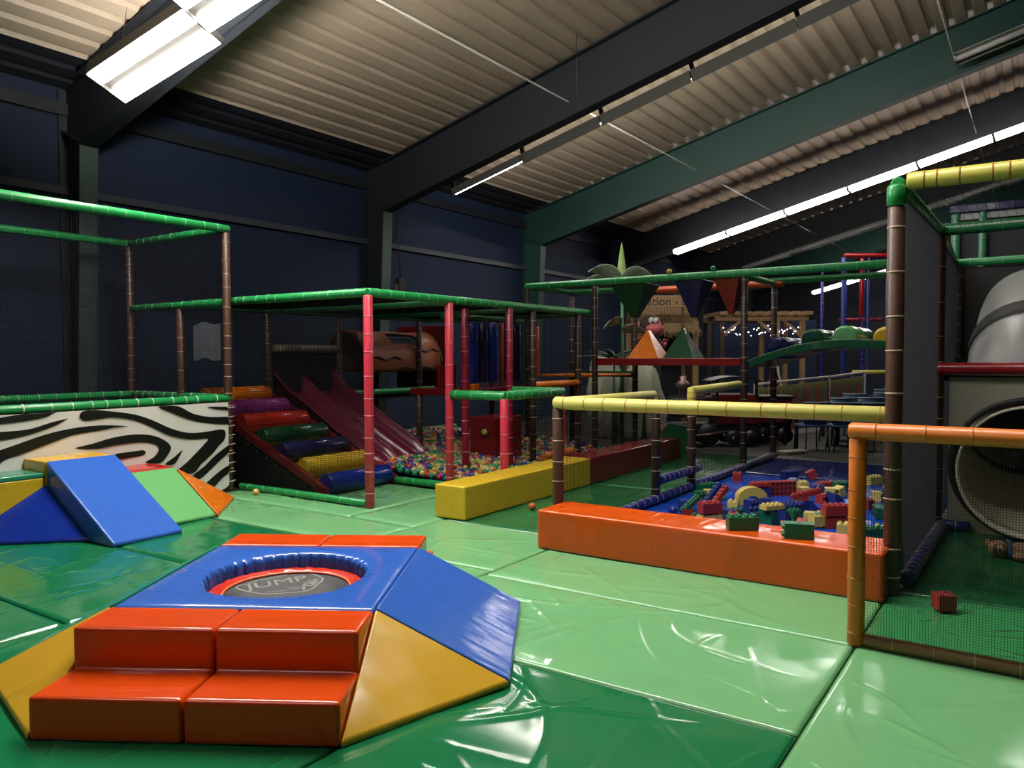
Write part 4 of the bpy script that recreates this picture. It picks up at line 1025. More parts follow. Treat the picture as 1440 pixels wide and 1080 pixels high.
mb = MB(); mb.tube([(0.015, 0.072 * math.cos(a), 0.068 + 0.066 * math.sin(a)) for a in [2 * PI * i / 20 for i in range(20)]], 0.014, 8, closed=True); mb.tube([(0.02, -0.07, 0.07), (0.04, -0.1, 0.05), (0.07, -0.12, 0.03)], [0.014, 0.013, 0.012], 8); mb.build('scarf', 'scarf', tb)

# ------------------------------------------------------------------ foam bricks
UN = 0.107
BC = {}
def brick_mesh(kind, cn):
    if (kind, cn) in BC: return BC[(kind, cn)]
    mb = MB(); nx, ny = {'b24': (4, 2), 'b22': (2, 2), 'flat': (4, 2), 'wedge': (2, 2), 'arch': (6, 1), 'plank': (6, 1), 'round': (2, 2), 'big': (6, 3)}[kind]
    h = {'flat': 0.04, 'plank': 0.05}.get(kind, 0.095); u = UN / 2
    X, Y = nx * u / 2, ny * u / 2; studs = []
    bev = MB()
    if kind == 'wedge':
        bev.prism([(-X, -Y, 0), (X, -Y, 0), (-X, -Y, h)], (0, 2 * Y, 0))
    elif kind == 'arch':
        pr = [(-X, 0), (-X, 0.08)]
        pr += [(-X * math.cos(PI * i / 10), 0.08 + 0.11 * math.sin(PI * i / 10)) for i in range(1, 10)]
        pr += [(X, 0.08), (X, 0)] + [(X * 0.55 * math.cos(PI * i / 8), 0.10 * math.sin(PI * i / 8)) for i in range(9)]
        bev.prism([(a, -0.055, b) for a, b in pr], (0, 0.11, 0))
    elif kind == 'round':
        bev.prism([(-X, -Y, 0)] + [(-X + 2 * X * math.sin(PI / 2 * i / 8), -Y, 0.14 * math.cos(PI / 2 * i / 8)) for i in range(9)], (0, 2 * Y * 1.8, 0))
    else:
        bev.box(-X, X, -Y, Y, 0, h)
        studs = [(-X + u * (i + .5), -Y + u * (j + .5)) for i in range(nx) for j in range(ny)]
    for (a, b) in studs:
        bev.lathe([(0.0001, h + 0.018), (0.014, h + 0.018), (0.017, h + 0.015), (0.017, h - 0.002)], (a, b, 0), 12)
    if kind in ('b24', 'b22', 'big'):      # hollow underside with round holes
        for (a, b) in studs:
            bev.lathe([(0.018, -0.001), (0.013, -0.0012), (0.0001, -0.0012)], (a, b, 0), 12, 1)
    o = bev.build('foam_brick', [BRK[cn], 'black']); BC[(kind, cn)] = o.data
    bpy.data.objects.remove(o)
    return BC[(kind, cn)]
def brick(u, v, cn, kind, rz, lb, z=0.0, rx=0.0, ry=0.0, loc=None):
    """u, v: where the brick meets what it stands on"""
    p = Vector(loc) if loc else atz(u, v, z)
    o = bpy.data.objects.new('foam_brick', brick_mesh(kind, cn)); C.objects.link(o)
    R = Matrix.Rotation(math.radians(rz), 3, 'Z') @ Matrix.Rotation(math.radians(ry), 3, 'Y') @ Matrix.Rotation(math.radians(rx), 3, 'X')
    low = min((R @ w.co).z for w in o.data.vertices)
    o.rotation_euler = R.to_euler(); o.location = (p.x, p.y, p.z - low + 0.001)
    return tag(o, lb, 'foam brick', 'foam bricks')
BT = 0.326
brick(1066, 742, 'green', 'b24', -58, 'green studded brick lying on the orange beam, left of the green pair', loc=(5.62, 1.79, BT))
brick(0, 0, 'green', 'b22', 20, 'right hand green brick of the pair lying on its side on the orange beam', loc=(5.60, 1.285, BT), rx=-90)
brick(0, 0, 'green', 'b22', 20, 'left hand green brick of the pair lying on its side on the orange beam', loc=(5.567, 1.376, BT), rx=-90)
brick(1327, 860, 'red', 'b22', -60, 'single red brick lying hollow side up on the green mat behind the fine net', rx=180)
bricks = [
 (1037, 676, 'red', 'b22', 10, 'small red brick alone near the far blue foot tube'),
 (1110, 673, 'blue', 'b24', -40, 'blue brick at the far back of the pen, left of a red one'),
 (1136, 675, 'red', 'b22', 30, 'farthest red brick, at the back of the pen', 60),
 (1109, 685, 'blue', 'b24', 0, 'dark blue brick right behind the big red brick', 90),
 (1129, 689, 'yellow', 'b22', -50, 'yellow brick standing alone behind the big red brick'),
 (1102, 697, 'red', 'big', -45, 'big flat red brick in the middle of the pen', -90),
 (1124, 698, 'yellow', 'b22', 35, 'yellow brick touching the right end of the big red brick', 90),
 (1150, 694, 'blue', 'b22', 15, 'blue brick behind two yellow ones, right of the big red brick'),
 (1162, 690, 'red', 'b24', -40, 'red brick lying behind the small yellow bricks'),
 (1175, 690, 'green', 'b24', -30, 'dark green brick at the back beside the orange post'),
 (1160, 699, 'yellow', 'b22', 20, 'yellow brick with the red brick behind it', 90),
 (1176, 700, 'yellow', 'b22', 60, 'tilted yellow brick left of the orange post', 70),
 (1150, 707, 'red', 'b22', -20, 'red brick left of the blue rounded piece', 90),
 (1178, 712, 'blue', 'round', -50, 'blue rounded foam piece left of the orange post'),
 (1121, 704, 'red', 'b22', 25, 'small red brick in front of the big red brick', 90),
 (1117, 712, 'yellow', 'wedge', 70, 'yellow wedge behind the large blue brick'),
 (1106, 722, 'blue', 'big', -35, 'large blue studded brick in the middle front'),
 (1134, 716, 'blue', 'wedge', 40, 'blue wedge under the red roof piece'),
 (1147, 718, 'blue', 'wedge', -60, 'blue wedge right of the red roof piece'),
 (1172, 725, 'red', 'b24', -50, 'upper red studded brick near the orange post'),
 (1187, 733, 'blue', 'b22', 10, 'blue brick touching the orange post'),
 (1174, 742, 'red', 'b24', -55, 'front red studded brick behind the orange beam'),
 (1117, 731, 'green', 'b22', -35, 'small green studded brick in front of the large blue one'),
 (1131, 735, 'yellow', 'b22', 5, 'yellow brick beside the small green studded brick', 90),
 (1141, 737, 'green', 'b22', 25, 'green brick right of the yellow one in the front row', 90),
 (1157, 735, 'yellow', 'b22', -30, 'yellow studded brick left of the front red bricks'),
 (1148, 742, 'yellow', 'b22', 45, 'hollow side up yellow brick behind the green pair', 180),
 (1123, 744, 'red', 'wedge', 150, 'red wedge sloping behind the orange beam'),
 (1110, 747, 'yellow', 'wedge', -30, 'yellow wedge at the beam, right of the lying green brick'),
 (1102, 738, 'blue', 'round', -20, 'dark blue rounded piece behind the lying green brick'),
 (1186, 752, 'yellow', 'b22', 15, 'yellow brick at the beam beside the orange post'),
 (1032, 738, 'red', 'b24', 20, 'red brick half hidden by the orange beam'),
 (1036, 730, 'green', 'b22', -30, 'green studded brick left of the brick with round holes'),
 (1060, 730, 'blue', 'b24', -40, 'navy brick tipped to show its round holes', 60),
 (1050, 716, 'blue', 'b22', -20, 'navy brick standing under the yellow arch', 90),
 (1070, 714, 'blue', 'b22', 0, 'blue brick standing at the right foot of the yellow arch', 90),
 (1056, 709, 'yellow', 'arch', -50, 'yellow arch shaped foam piece'),
 (1068, 698, 'blue', 'b24', -45, 'blue brick behind the yellow arch'),
 (1031, 718, 'yellow', 'b22', 10, 'yellow brick left of the yellow arch'),
 (1018, 732, 'blue', 'b24', 80, 'blue brick standing upright beside the red and yellow stack', 90),
 (998, 738, 'yellow', 'b24', -40, 'yellow brick at the bottom of the two brick stack'),
 (979, 731, 'green', 'flat', 10, 'flat green plate at the left of the two brick stack'),
 (966, 728, 'red', 'wedge', 30, 'small red wedge at the left end of the heap'),
 (971, 720, 'green', 'plank', -10, 'green plank leaning at the left end of the heap', 0, -20),
 (960, 717, 'blue', 'b22', -30, 'blue brick standing behind the green plank', 90),
 (980, 703, 'green', 'b22', -25, 'green studded brick at the back left of the heap', 90),
 (993, 692, 'green', 'b24', -35, 'green brick nearest the blue foot tube'),
 (988, 702, 'yellow', 'b22', 30, 'yellow brick right behind the green studded brick', 90),
 (999, 702, 'yellow', 'b22', -10, 'yellow brick behind the leaning planks', 90),
 (1002, 712, 'blue', 'plank', -25, 'long blue plank leaning up steeply', 0, -42),
 (1009, 714, 'red', 'plank', -25, 'long red plank leaning up beside the blue plank', 0, -40),
 (1007, 719, 'yellow', 'wedge', 30, 'yellow wedge in front of the leaning red plank'),
 (1089, 737, 'green', 'round', -35, 'green rounded piece behind the lying green brick'),
 (1228, 681, 'yellow', 'b24', -30, 'yellow brick at the back between the orange and brown posts'),
 (1225, 704, 'yellow', 'b22', 10, 'yellow brick standing between the orange and brown posts', 90),
 (1236, 703, 'blue', 'b22', -40, 'navy brick touching the brown post'),
 (1229, 727, 'green', 'b24', 20, 'green brick standing upright between the posts', 90),
 (1219, 716, 'red', 'b22', -25, 'red brick half behind the orange post'),
 (1226, 758, 'green', 'b24', -50, 'green brick lying between the posts, close to the beam'),
 (1236, 756, 'yellow', 'b22', 10, 'yellow brick at the foot of the brown post'),
]
placed = []
for b in bricks:
    u, v, cn, kind, rz, lb = b[:6]; rx = b[6] if len(b) > 6 else 0; ry = b[7] if len(b) > 7 else 0
    p = atz(u, v, 0)
    if p.x < 6.0: p.x = 6.0 + 0.05 * random.random()
    for it in range(40):     # keep the bricks from running into one another
        mv = False
        for q, r in placed:
            dd = Vector((p.x - q.x, p.y - q.y, 0)); r2 = {'big': 0.15, 'arch': 0.15, 'plank': 0.12, 'b24': 0.10}.get(kind, 0.07) * 0.75
            if dd.length < r + r2:
                if dd.length < 1e-4: dd = Vector((1, 0, 0))
                p += dd.normalized() * (r + r2 - dd.length) * 0.5; mv = True
        p.x = max(p.x, 6.0)
        if not mv: break
    placed.append((p.copy(), {'big': 0.15, 'arch': 0.15, 'plank': 0.12, 'b24': 0.10}.get(kind, 0.07) * 0.75))
    brick(0, 0, cn, kind, rz, lb, rx=rx, ry=ry, loc=p)
    if lb.startswith('yellow brick at the bottom'): brick(0, 0, 'red', 'b24', rz + 4, 'red studded brick on top of the yellow one, left front of the heap', loc=(p.x, p.y, 0.114))
    if lb.startswith('blue brick behind the yellow arch'): brick(0, 0, 'red', 'flat', rz, 'flat red plate on the blue brick behind the arch', loc=(p.x, p.y, 0.114))
    if lb.startswith('blue wedge under'): brick(0, 0, 'red', 'plank', rz + 90, 'red roof piece leaning over the blue wedge', loc=(p.x, p.y, 0.1), ry=12)
    if lb.startswith('front red studded'): brick(0, 0, 'red', 'b24', rz + 2, 'red studded brick stacked on the front red one', loc=(p.x, p.y, 0.114))
    if lb.startswith('green rounded piece'): brick(0, 0, 'yellow', 'flat', rz, 'flat yellow plate on the green rounded piece', loc=(p.x, p.y, 0.142))
# ------------------------------------------------------------------ background scenery beyond the pens
GF = Vector((FWD.x, FWD.y, 0)).normalized(); GR = Vector((RGT.x, RGT.y, 0)).normalized(); RZ = math.atan2(GR.y, GR.x)
def spot(u, d, z=-0.045):
    p = GF * d + GR * ((u - 720) / FPX * d); return (p.x, p.y, z)
def hz(v, d): return EYE + (507 - v) / FPX * d
def boulder(name, lb, loc, s, seed):
    rnd = random.Random(seed); bm = bmesh.new(); bmesh.ops.create_icosphere(bm, subdivisions=4, radius=1.0)
    offs = [Vector((rnd.uniform(-3, 3), rnd.uniform(-3, 3), rnd.uniform(-3, 3))) for _ in range(3)]
    for v in bm.verts:
        k = 1 + 0.10 * math.sin(v.co.dot(offs[0]) * 1.2) + 0.06 * math.sin(v.co.dot(offs[1]) * 2.1) + 0.03 * math.sin(v.co.dot(offs[2]) * 4)
        v.co *= k; v.co.x *= s[0]; v.co.y *= s[1]; v.co.z = max(0, v.co.z * s[2] * 0.6 + s[2] * 0.42)
    me = bpy.data.meshes.new(name); bm.to_mesh(me); bm.free(); me.materials.append(M['rock'])
    for p in me.polygons: p.use_smooth = True
    o = bpy.data.objects.new(name, me); C.objects.link(o); o.location = loc; o.rotation_euler = (0, 0, RZ); return tag(o, lb, 'rock')
boulder('rock', 'large grey green artificial boulder behind the climbing frame, beside the small train', spot(906, 15.2), (0.46, 0.5, 1.5), 3)
boulder('rock', 'pale artificial boulder at the left behind the climbing frame', spot(850, 15.6), (0.36, 0.4, 1.62), 5)
def leaf(mb, base, dirv, L, W, droop, n=8, k=0, roll=0.0):
    dirv = Vector(dirv).normalized(); side = dirv.cross(Vector((0, 0, 1)))
    if side.length < 0.05: side = Vector((1, 0, 0))
    side.normalize(); side = (side + Vector((0, 0, roll))).normalized(); pts = []
    p = Vector(base); d = dirv.copy(); st = L / n; vs = []
    for i in range(n + 1):
        t = i / n; w = W * math.sin(PI * min(1, 0.12 + 0.88 * t) ** 0.8) * 0.5 + 0.004
        vs += [p - side * w + Vector((0, 0, -0.3 * w)), p + Vector((0, 0, 0.05 * W)), p + side * w + Vector((0, 0, -0.3 * w))]
        p = p + d * st; d = (d + Vector((0, 0, -droop / n))).normalized()
    fs = []
    for i in range(n):
        a = i * 3; fs += [(a, a + 3, a + 4, a + 1), (a + 1, a + 4, a + 5, a + 2)]
    mb.add(vs, fs, k, True)
def plant(name, lb, loc, leaves, stem, mats=('leaf_dark',)):
    t = thing(name, lb, 'plant', loc, RZ)
    mb = MB(); mb.tube(stem, [0.05 - 0.03 * i / (len(stem) - 1) for i in range(len(stem))], 8); mb.build('stem', 'leaf_green', t)
    for (b, d, L, W, dr, mt) in leaves:
        mb = MB(); leaf(mb, b, d, L, W, dr, roll=(1.1 if mt == 'leaf_pale' else 0) * (1 if d[0] > 0 else -1)); o = mb.build('leaf', mt, t); s_ = o.modifiers.new('thick', 'SOLIDIFY'); s_.thickness = 0.006
    return t
zt = hz(396, 14.0)
plant('banana_plant', 'tall artificial banana plant with pale drooping leaves rising above the green top rail', spot(874, 14.0),
      [((0, 0, zt - 0.1), (0.0, 0, 1), 0.75, 0.14, 0.1, 'leaf_lime'), ((0, 0, zt), (-0.8, -0.2, 0.95), 0.72, 0.3, 1.7, 'leaf_pale'), ((0, 0, zt), (0.75, -0.2, 0.9), 0.62, 0.3, 1.9, 'leaf_pale'),
       ((0, 0, zt - 0.05), (-0.8, 0.5, 0.5), 0.75, 0.26, 0.9, 'leaf_pale'), ((0, 0, zt - 0.1), (0.9, 0.4, 0.4), 0.7, 0.22, 0.9, 'leaf_pale'), ((0, 0, zt - 0.75), (-0.6, -0.4, 0.3), 0.5, 0.22, 1.8, 'leaf_pale'),
       ((0, 0, zt - 0.9), (0.8, -0.4, 0.4), 0.6, 0.2, 1.6, 'leaf_pale')], [(0, 0, 0), (0.02, 0, zt * 0.5), (0, 0, zt)])
rnd = random.Random(4)
def bush(name, lb, loc, z, n, L, W, mt):
    lv = [((0, 0, z), (math.cos(a), math.sin(a), rnd.uniform(0.1, 1.0)), L * rnd.uniform(0.7, 1.1), W, rnd.uniform(0.6, 1.6), mt) for a in [2 * PI * i / n + rnd.uniform(-.2, .2) for i in range(n)]]
    return plant(name, lb, loc, lv, [(0, 0, 0), (0, 0, z)])
bush('spiky_plant', 'dark spiky artificial plant behind the left posts of the climbing frame', spot(864, 14.6), hz(500, 14.4) - 0.1, 18, 0.62, 0.10, 'leaf_dark')
bush('fern', 'small green fern in front of the large boulder', spot(906, 14.0), hz(562, 14.0) - 0.05, 18, 0.42, 0.05, 'leaf_green')
# monkey figure
zm = hz(503, 16.4)
mk = thing('monkey_figure', 'brown monkey figure with white eyes and pink muzzle peeking above the orange pyramid', 'figure', spot(914, 16.4), RZ)
pts = [(0, 0, 0), (0, 0, zm - 0.35), (0, 0, zm - 0.1), (0, 0, zm + 0.2), (0, 0, zm + 0.42), (0, 0, zm + 0.5)]
mb = MB(); mb.tube(pts, [0.18, 0.22, 0.21, 0.17, 0.08, 0.07], 18)
mb.tube([(-0.12, -0.02, zm + 0.36), (-0.28, -0.08, zm + 0.16), (-0.3, -0.2, zm + 0.32)], [0.07, 0.06, 0.05], 12); mb.tube([(0.12, -0.02, zm + 0.36), (0.24, -0.1, zm + 0.14), (0.26, -0.22, zm + 0.2)], [0.07, 0.06, 0.05], 12)
mb.ball((-0.02, 0, zm + 0.64), (0.20, 0.18, 0.2), 20, 14)
mb.build('body', 'monkey', mk)
mb = MB(); mb.ball((0.07, -0.18, zm + 0.55), (0.2, 0.12, 0.12), 20, 12); mb.ball((0.06, -0.2, zm + 0.48), (0.10, 0.07, 0.05), 16, 10); mb.build('muzzle', 'monkey_skin', mk)
for x in (0.0, 0.1):
    mb = MB(); mb.ball((x, -0.16, zm + 0.73), (0.06, 0.045, 0.07), 14, 10); e = mb.build('eye', 'eye_white', mk)
    mb = MB(); mb.ball((x + 0.02, -0.2, zm + 0.70), 0.018, 10, 8); mb.build('pupil', 'black', e)
for x in (-0.24, 0.2):
    mb = MB(); mb.ball((x, 0.03, zm + 0.66), (0.09, 0.03, 0.1), 16, 10); er = mb.build('ear', 'monkey', mk)
    mb = MB(); mb.ball((x, 0.0, zm + 0.66), (0.055, 0.02, 0.065), 14, 8); mb.build('inner_ear', 'monkey_skin', er)
for (hx, hz_) in ((-0.31, zm + 0.36), (0.27, zm + 0.24)):
    mb = MB(); mb.ball((hx, -0.24, hz_), (0.045, 0.03, 0.05), 12, 8)
    for k in range(4): mb.tube([(hx - 0.035 + k * 0.023, -0.245, hz_ + 0.03), (hx - 0.045 + k * 0.03, -0.26, hz_ + 0.075 + 0.012 * (k in (1, 2))), (hx - 0.045 + k * 0.03, -0.285, hz_ + 0.09)], [0.014, 0.013, 0.01], 8)
    s = 1 if hx < 0 else -1
    mb.tube([(hx + s * 0.035, -0.24, hz_ - 0.01), (hx + s * 0.07, -0.26, hz_ + 0.02), (hx + s * 0.075, -0.28, hz_ + 0.045)], [0.015, 0.013, 0.01], 8)
    mb.build('hand', 'monkey_skin', mk)
# station hut
hu = thing('station_hut', 'small wooden station hut with thatched roof behind the climbing frame', 'hut', spot(936, 18.4), RZ)
def wbox(nm, b, mt, par, bev=0.008): mb = MB(); mb.box(*b); return mb.build(nm, mt, par, bev)
ze = hz(470, 18); zr_ = hz(448, 18)
for (x, yy) in ((0.68, -0.1), (-0.72, -0.1), (0.68, 1.1), (-0.72, 1.1)): wbox('post', (x - 0.065, x + 0.065, yy - 0.065, yy + 0.065, 0, zr_ - 0.1), 'wood', hu)
wbox('back_wall', (-0.72, 0.68, 1.08, 1.12, 0, ze), 'wall_dark', hu)
wbox('side_wall', (0.69, 0.72, 0.0, 1.1, 0, ze), 'wood_dark', hu)
for i in range(14):
    z = 0.15 + i * 0.145
    mb = MB(); mb.prism([(0.72, 0.0, z), (0.72, 0.0, z + 0.06), (0.72, 1.1, z - 0.28 + 0.06 + 0.0), (0.72, 1.1, z - 0.28)] if z > 0.3 else [(0.72, 0, z), (0.72, 0, z + 0.06), (0.72, 1.1, z + 0.06), (0.72, 1.1, z)], (0.03, 0, 0)); mb.build('slat', 'wood', hu)
wbox('side_window', (0.74, 0.77, 0.25, 0.45, 1.0, 1.45), 'white_metal', hu)
mb = MB(); mb.prism([(-0.8, -0.28, ze), (-0.8, 0.5, zr_ + 0.3), (-0.8, 1.3, ze), (-0.8, 1.2, ze), (-0.8, 0.5, zr_ + 0.18), (-0.8, -0.22, ze)], (1.56, 0, 0)); th = mb.build('thatch', 'thatch', hu)
rnd = random.Random(9); mb = MB()
for i in range(260):
    x = rnd.uniform(-0.8, 0.76); t_ = rnd.random() ** 1.5; y0 = -0.28 + 0.7 * t_; z0 = ze + (zr_ + 0.3 - ze) * t_ * 0.9 + 0.02
    mb.tube([(x, y0, z0), (x + rnd.uniform(-.02, .02), y0 - 0.06, z0 - 0.05), (x + rnd.uniform(-.04, .04), y0 - 0.09, z0 - rnd.uniform(0.13, 0.22))], [0.008, 0.008, 0.003], 4, caps=False)
o = mb.build('straw_fringe', 'thatch', hu); o['kind'] = 'stuff'
zs = hz(431, 17.8)
sgn = thing('station_sign', 'wooden sign board reading Station above the thatched roof', 'sign', spot(930, 17.8, 0), RZ)
wbox('board', (-0.62, 0.62, -0.02, 0.02, zs - 0.13, zs + 0.15), 'wood', sgn)
text_obj('lettering', 'Station - L', 0.27, 'black', sgn, Matrix.Translation((0.02, -0.022, zs)) @ Matrix.Rotation(PI / 2, 4, 'X'), 0.0, 0.002)
for x in (-0.5, 0.5): wbox('post', (x - 0.03, x + 0.03, 0.02, 0.06, 0, zs), 'wood_dark', sgn)
# little train
tr = thing('ride_on_train', 'dark little locomotive with silver domed chimney and red cab behind the brick pen', 'train', spot(995, 14.2), RZ)
def zz(v): return hz(v, 14.2)
mb = MB(); mb.tube([(-0.72, 0, 0.72), (-0.70, 0, 0.72), (0.1, 0, 0.72)], [0.16, 0.2, 0.2], 24); mb.build('boiler', 'iron', tr)
mb = MB(); mb.lathe([(0.07, 0.86), (0.065, 1.02), (0.11, 1.07), (0.13, 1.13), (0.09, 1.18), (0.05, 1.2), (0.06, 1.27), (0.0, 1.28)], (-0.45, 0, 0), 20); mb.build('chimney', 'copper', tr)
mb = MB(); mb.lathe([(0.08, 0.86), (0.08, 0.98), (0.05, 1.03), (0.0, 1.05)], (-0.1, 0, 0), 16); mb.build('dome', 'copper', tr)
mb = MB(); n = 8; pr = [(-0.02 + 0.9 * i / n, 1.2 + 0.08 * math.sin(PI * i / n)) for i in range(n + 1)]
mb.prism([(a, -0.35, b) for a, b in pr] + [(a, -0.35, b - 0.03) for a, b in reversed(pr)], (0, 0.7, 0)); mb.build('cab_roof', 'iron', tr)
for (x, yy) in ((0.1, -0.3), (0.8, -0.3), (0.1, 0.3), (0.8, 0.3)): wbox('cab_post', (x - 0.025, x + 0.025, yy - 0.025, yy + 0.025, 0.5, 1.22), 'iron', tr)
wbox('cab', (0.1, 0.85, -0.32, 0.32, 0.42, 0.95), 'engine_red', tr, 0.02)
wbox('chassis', (-0.75, 0.9, -0.3, 0.3, 0.28, 0.42), 'iron', tr, 0.015)
mb = MB()
for i in range(9):
    yy = -0.28 + i * 0.07; mb.tube([(-0.76, yy * 0.7, 0.42), (-0.98, yy, 0.12)], 0.016, 6)
mb.tube([(-0.98, -0.3, 0.12), (-0.98, 0.3, 0.12)], 0.02, 6); mb.build('cowcatcher', 'copper', tr)
for x in (-0.5, -0.05, 0.4, 0.72):
    for yy in (-0.3, 0.3):
        r = 0.2 if x < 0.2 else 0.14
        mb = MB(); mb.lathe([(0.03, -0.05), (0.04, -0.04), (r * 0.7, -0.02), (r * 0.75, -0.03), (r, -0.03), (r, 0.03), (0.03, 0.03)], (x, yy, r + 0.03), 20, 0, Matrix.Rotation(PI / 2, 4, 'X')); mb.build('wheel', 'iron', tr)
mb = MB(); mb.tube([(-0.5, -0.36, 0.2), (-0.05, -0.36, 0.24), (0.3, -0.36, 0.3)], 0.02, 8); mb.build('coupling_rod', 'copper', tr)
mb = MB(); mb.tube([(-0.6, -0.22, 0.86), (0.1, -0.22, 0.88)], 0.012, 8); mb.build('handrail', 'copper', tr)
tr.location.z = -0.045
wg = thing('train_wagon', 'open red wagon coupled behind the little locomotive', 'train', spot(1078, 14.6), RZ)
wbox('tub', (-0.3, 0.4, -0.28, 0.28, 0.4, 0.86), 'engine_red', wg, 0.02); wbox('rim', (-0.34, 0.44, -0.32, 0.32, 0.86, 0.9), 'iron', wg)
for x in (-0.15, 0.25):
    for yy in (-0.28, 0.28):
        mb = MB(); mb.lathe([(0.02, -0.03), (0.15, -0.03), (0.15, 0.03), (0.02, 0.03)], (x, yy, 0.17), 18, 0, Matrix.Rotation(PI / 2, 4, 'X')); mb.build('wheel', 'iron', wg)
wbox('chassis', (-0.3, 0.4, -0.2, 0.2, 0.28, 0.4), 'iron', wg)
# pergola with fairy lights
pg = thing('pergola', 'pale wooden pergola with fairy lights behind the arch bridge', 'pergola', spot(1072, 20.5), RZ)
zp = hz(447, 20.5)
for (x, yy) in ((-1.08, 0), (0.38, 0), (1.05, 0), (-1.08, 1.3), (0.38, 1.3), (1.05, 1.3)): wbox('post', (x - 0.06, x + 0.06, yy - 0.06, yy + 0.06, 0, zp - 0.15), 'wood' if x > 0 else 'wood_dark', pg)
wbox('beam', (-1.25, 1.2, -0.06, 0.06, zp - 0.16, zp - 0.02), 'wood', pg); wbox('beam', (-1.25, 1.2, 1.24, 1.36, zp - 0.16, zp - 0.02), 'wood_dark', pg)
for i in range(8):
    x = -1.15 + i * 0.32; wbox('rafter', (x - 0.035, x + 0.17, -0.2, 1.5, zp - 0.02, zp + 0.08), 'wood', pg)
for (x, s) in ((1.05, -1), (0.38, -1), (-1.08, 1)):
    mb = MB(); mb.prism([(x, -0.03, zp - 0.65), (x, -0.03, zp - 0.52), (x + s * 0.45, -0.03, zp - 0.15), (x + s * 0.55, -0.03, zp - 0.15)], (0, 0.06, 0)); mb.build('brace', 'wood', pg)
fl = thing('fairy_lights', 'string of tiny white fairy lights hung inside the pergola', 'lights', spot(1072, 20.3), RZ)
rnd = random.Random(12); ln = [Vector((-1.0 + 2.0 * i / 40, 0.1 + 0.1 * math.sin(i), zp - 0.28 - 0.16 * abs(math.sin(i * 0.55)) - rnd.uniform(0, 0.14))) for i in range(41)]
mb = MB(); mb.tube(ln, 0.004, 5, caps=False); cb = mb.build('cable', 'black', fl)
for i in range(0, 41):
    mb = MB(); mb.ball(ln[i], 0.014, 8, 6); mb.build('bulb', 'fairy', fl)
# navy cloth backdrop inside the pergola
wbox_ = MB(); wbox_.box(-1.5, 1.5, 0, 0.04, 0, hz(455, 22.5)); bk = wbox_.build('partition_board', 'wall'); bk.location = spot(1075, 22.5); bk.rotation_euler = (0, 0, RZ); tag(bk, 'dark blue board standing behind the pergola', 'board')
# painted fence
A, B, D = Vector(spot(1062, 15.2)), Vector(spot(1166, 17.2)), Vector(spot(1216, 18.4))
fe = thing('painted_fence', 'low pipe railed fence panel painted with grass tufts and red grey stripes', 'fence', A)
PNT = [mottled('fence_red', (206, 84, 66), 0.6), mottled('fence_grey', (120, 140, 142), 0.6), mottled('fence_brown', (150, 116, 88), 0.6), mottled('fence_moss', (206, 216, 140), 0.6)]
def fence_run(a, b, z0, z1):
    a = a - A; b = b - A; d = b - a; L = d.length; n = int(L / 0.16); sd = Vector((-d.y, d.x, 0)).normalized()
    if sd.dot(GF) > 0: sd = -sd
    mb = MB()
    for i in range(n):
        p, q = a + d * (i / n), a + d * ((i + 1) / n); za, zb_ = z0 + (z1 - z0) * i / n, z0 + (z1 - z0) * (i + 1) / n
        mb.prism([p + Vector((0, 0, 0.1)), q + Vector((0, 0, 0.1)), q + Vector((0, 0, zb_ - 0.08)), p + Vector((0, 0, za - 0.08))], -sd * 0.02, (i * 7) % 3)
        m_ = (p + q) / 2 + sd * 0.004; w = d.normalized() * 0.055
        mb.prism([m_ - w + Vector((0, 0, 0.1)), m_ + w + Vector((0, 0, 0.1)), m_ + Vector((0, 0, za - 0.15 - 0.14 * ((i * 5) % 3)))], -sd * 0.003, (i * 7 + 1) % 3)
        for k in range(4):
            c = p + (q - p) * ((k + 0.5) / 4) + sd * 0.008; h = 0.08 + 0.2 * (((i * 3 + k * 7) % 5) / 5); w2 = d.normalized() * 0.016
            mb.prism([c - w2 + Vector((0, 0, za - 0.08)), c + w2 + Vector((0, 0, za - 0.08)), c + Vector((0, 0, za - 0.1 - h))], -sd * 0.002, 3)
    mb.build('panel', PNT, fe)
    mb = MB(); mb.tube([a + Vector((0, 0, z0)), b + Vector((0, 0, z1))], 0.03, 10); mb.build('rail', 'white_metal', fe)
    for p, z in ((a, z0), (b, z1)):
        mb = MB(); mb.tube([p, p + Vector((0, 0, z))], 0.026, 10); mb.build('post', 'white_metal', fe)
fence_run(A, B, 1.08, hz(537, 17.2) + 0.045); fence_run(B, D, hz(537, 17.2) + 0.045, hz(531, 18.4) + 0.045)
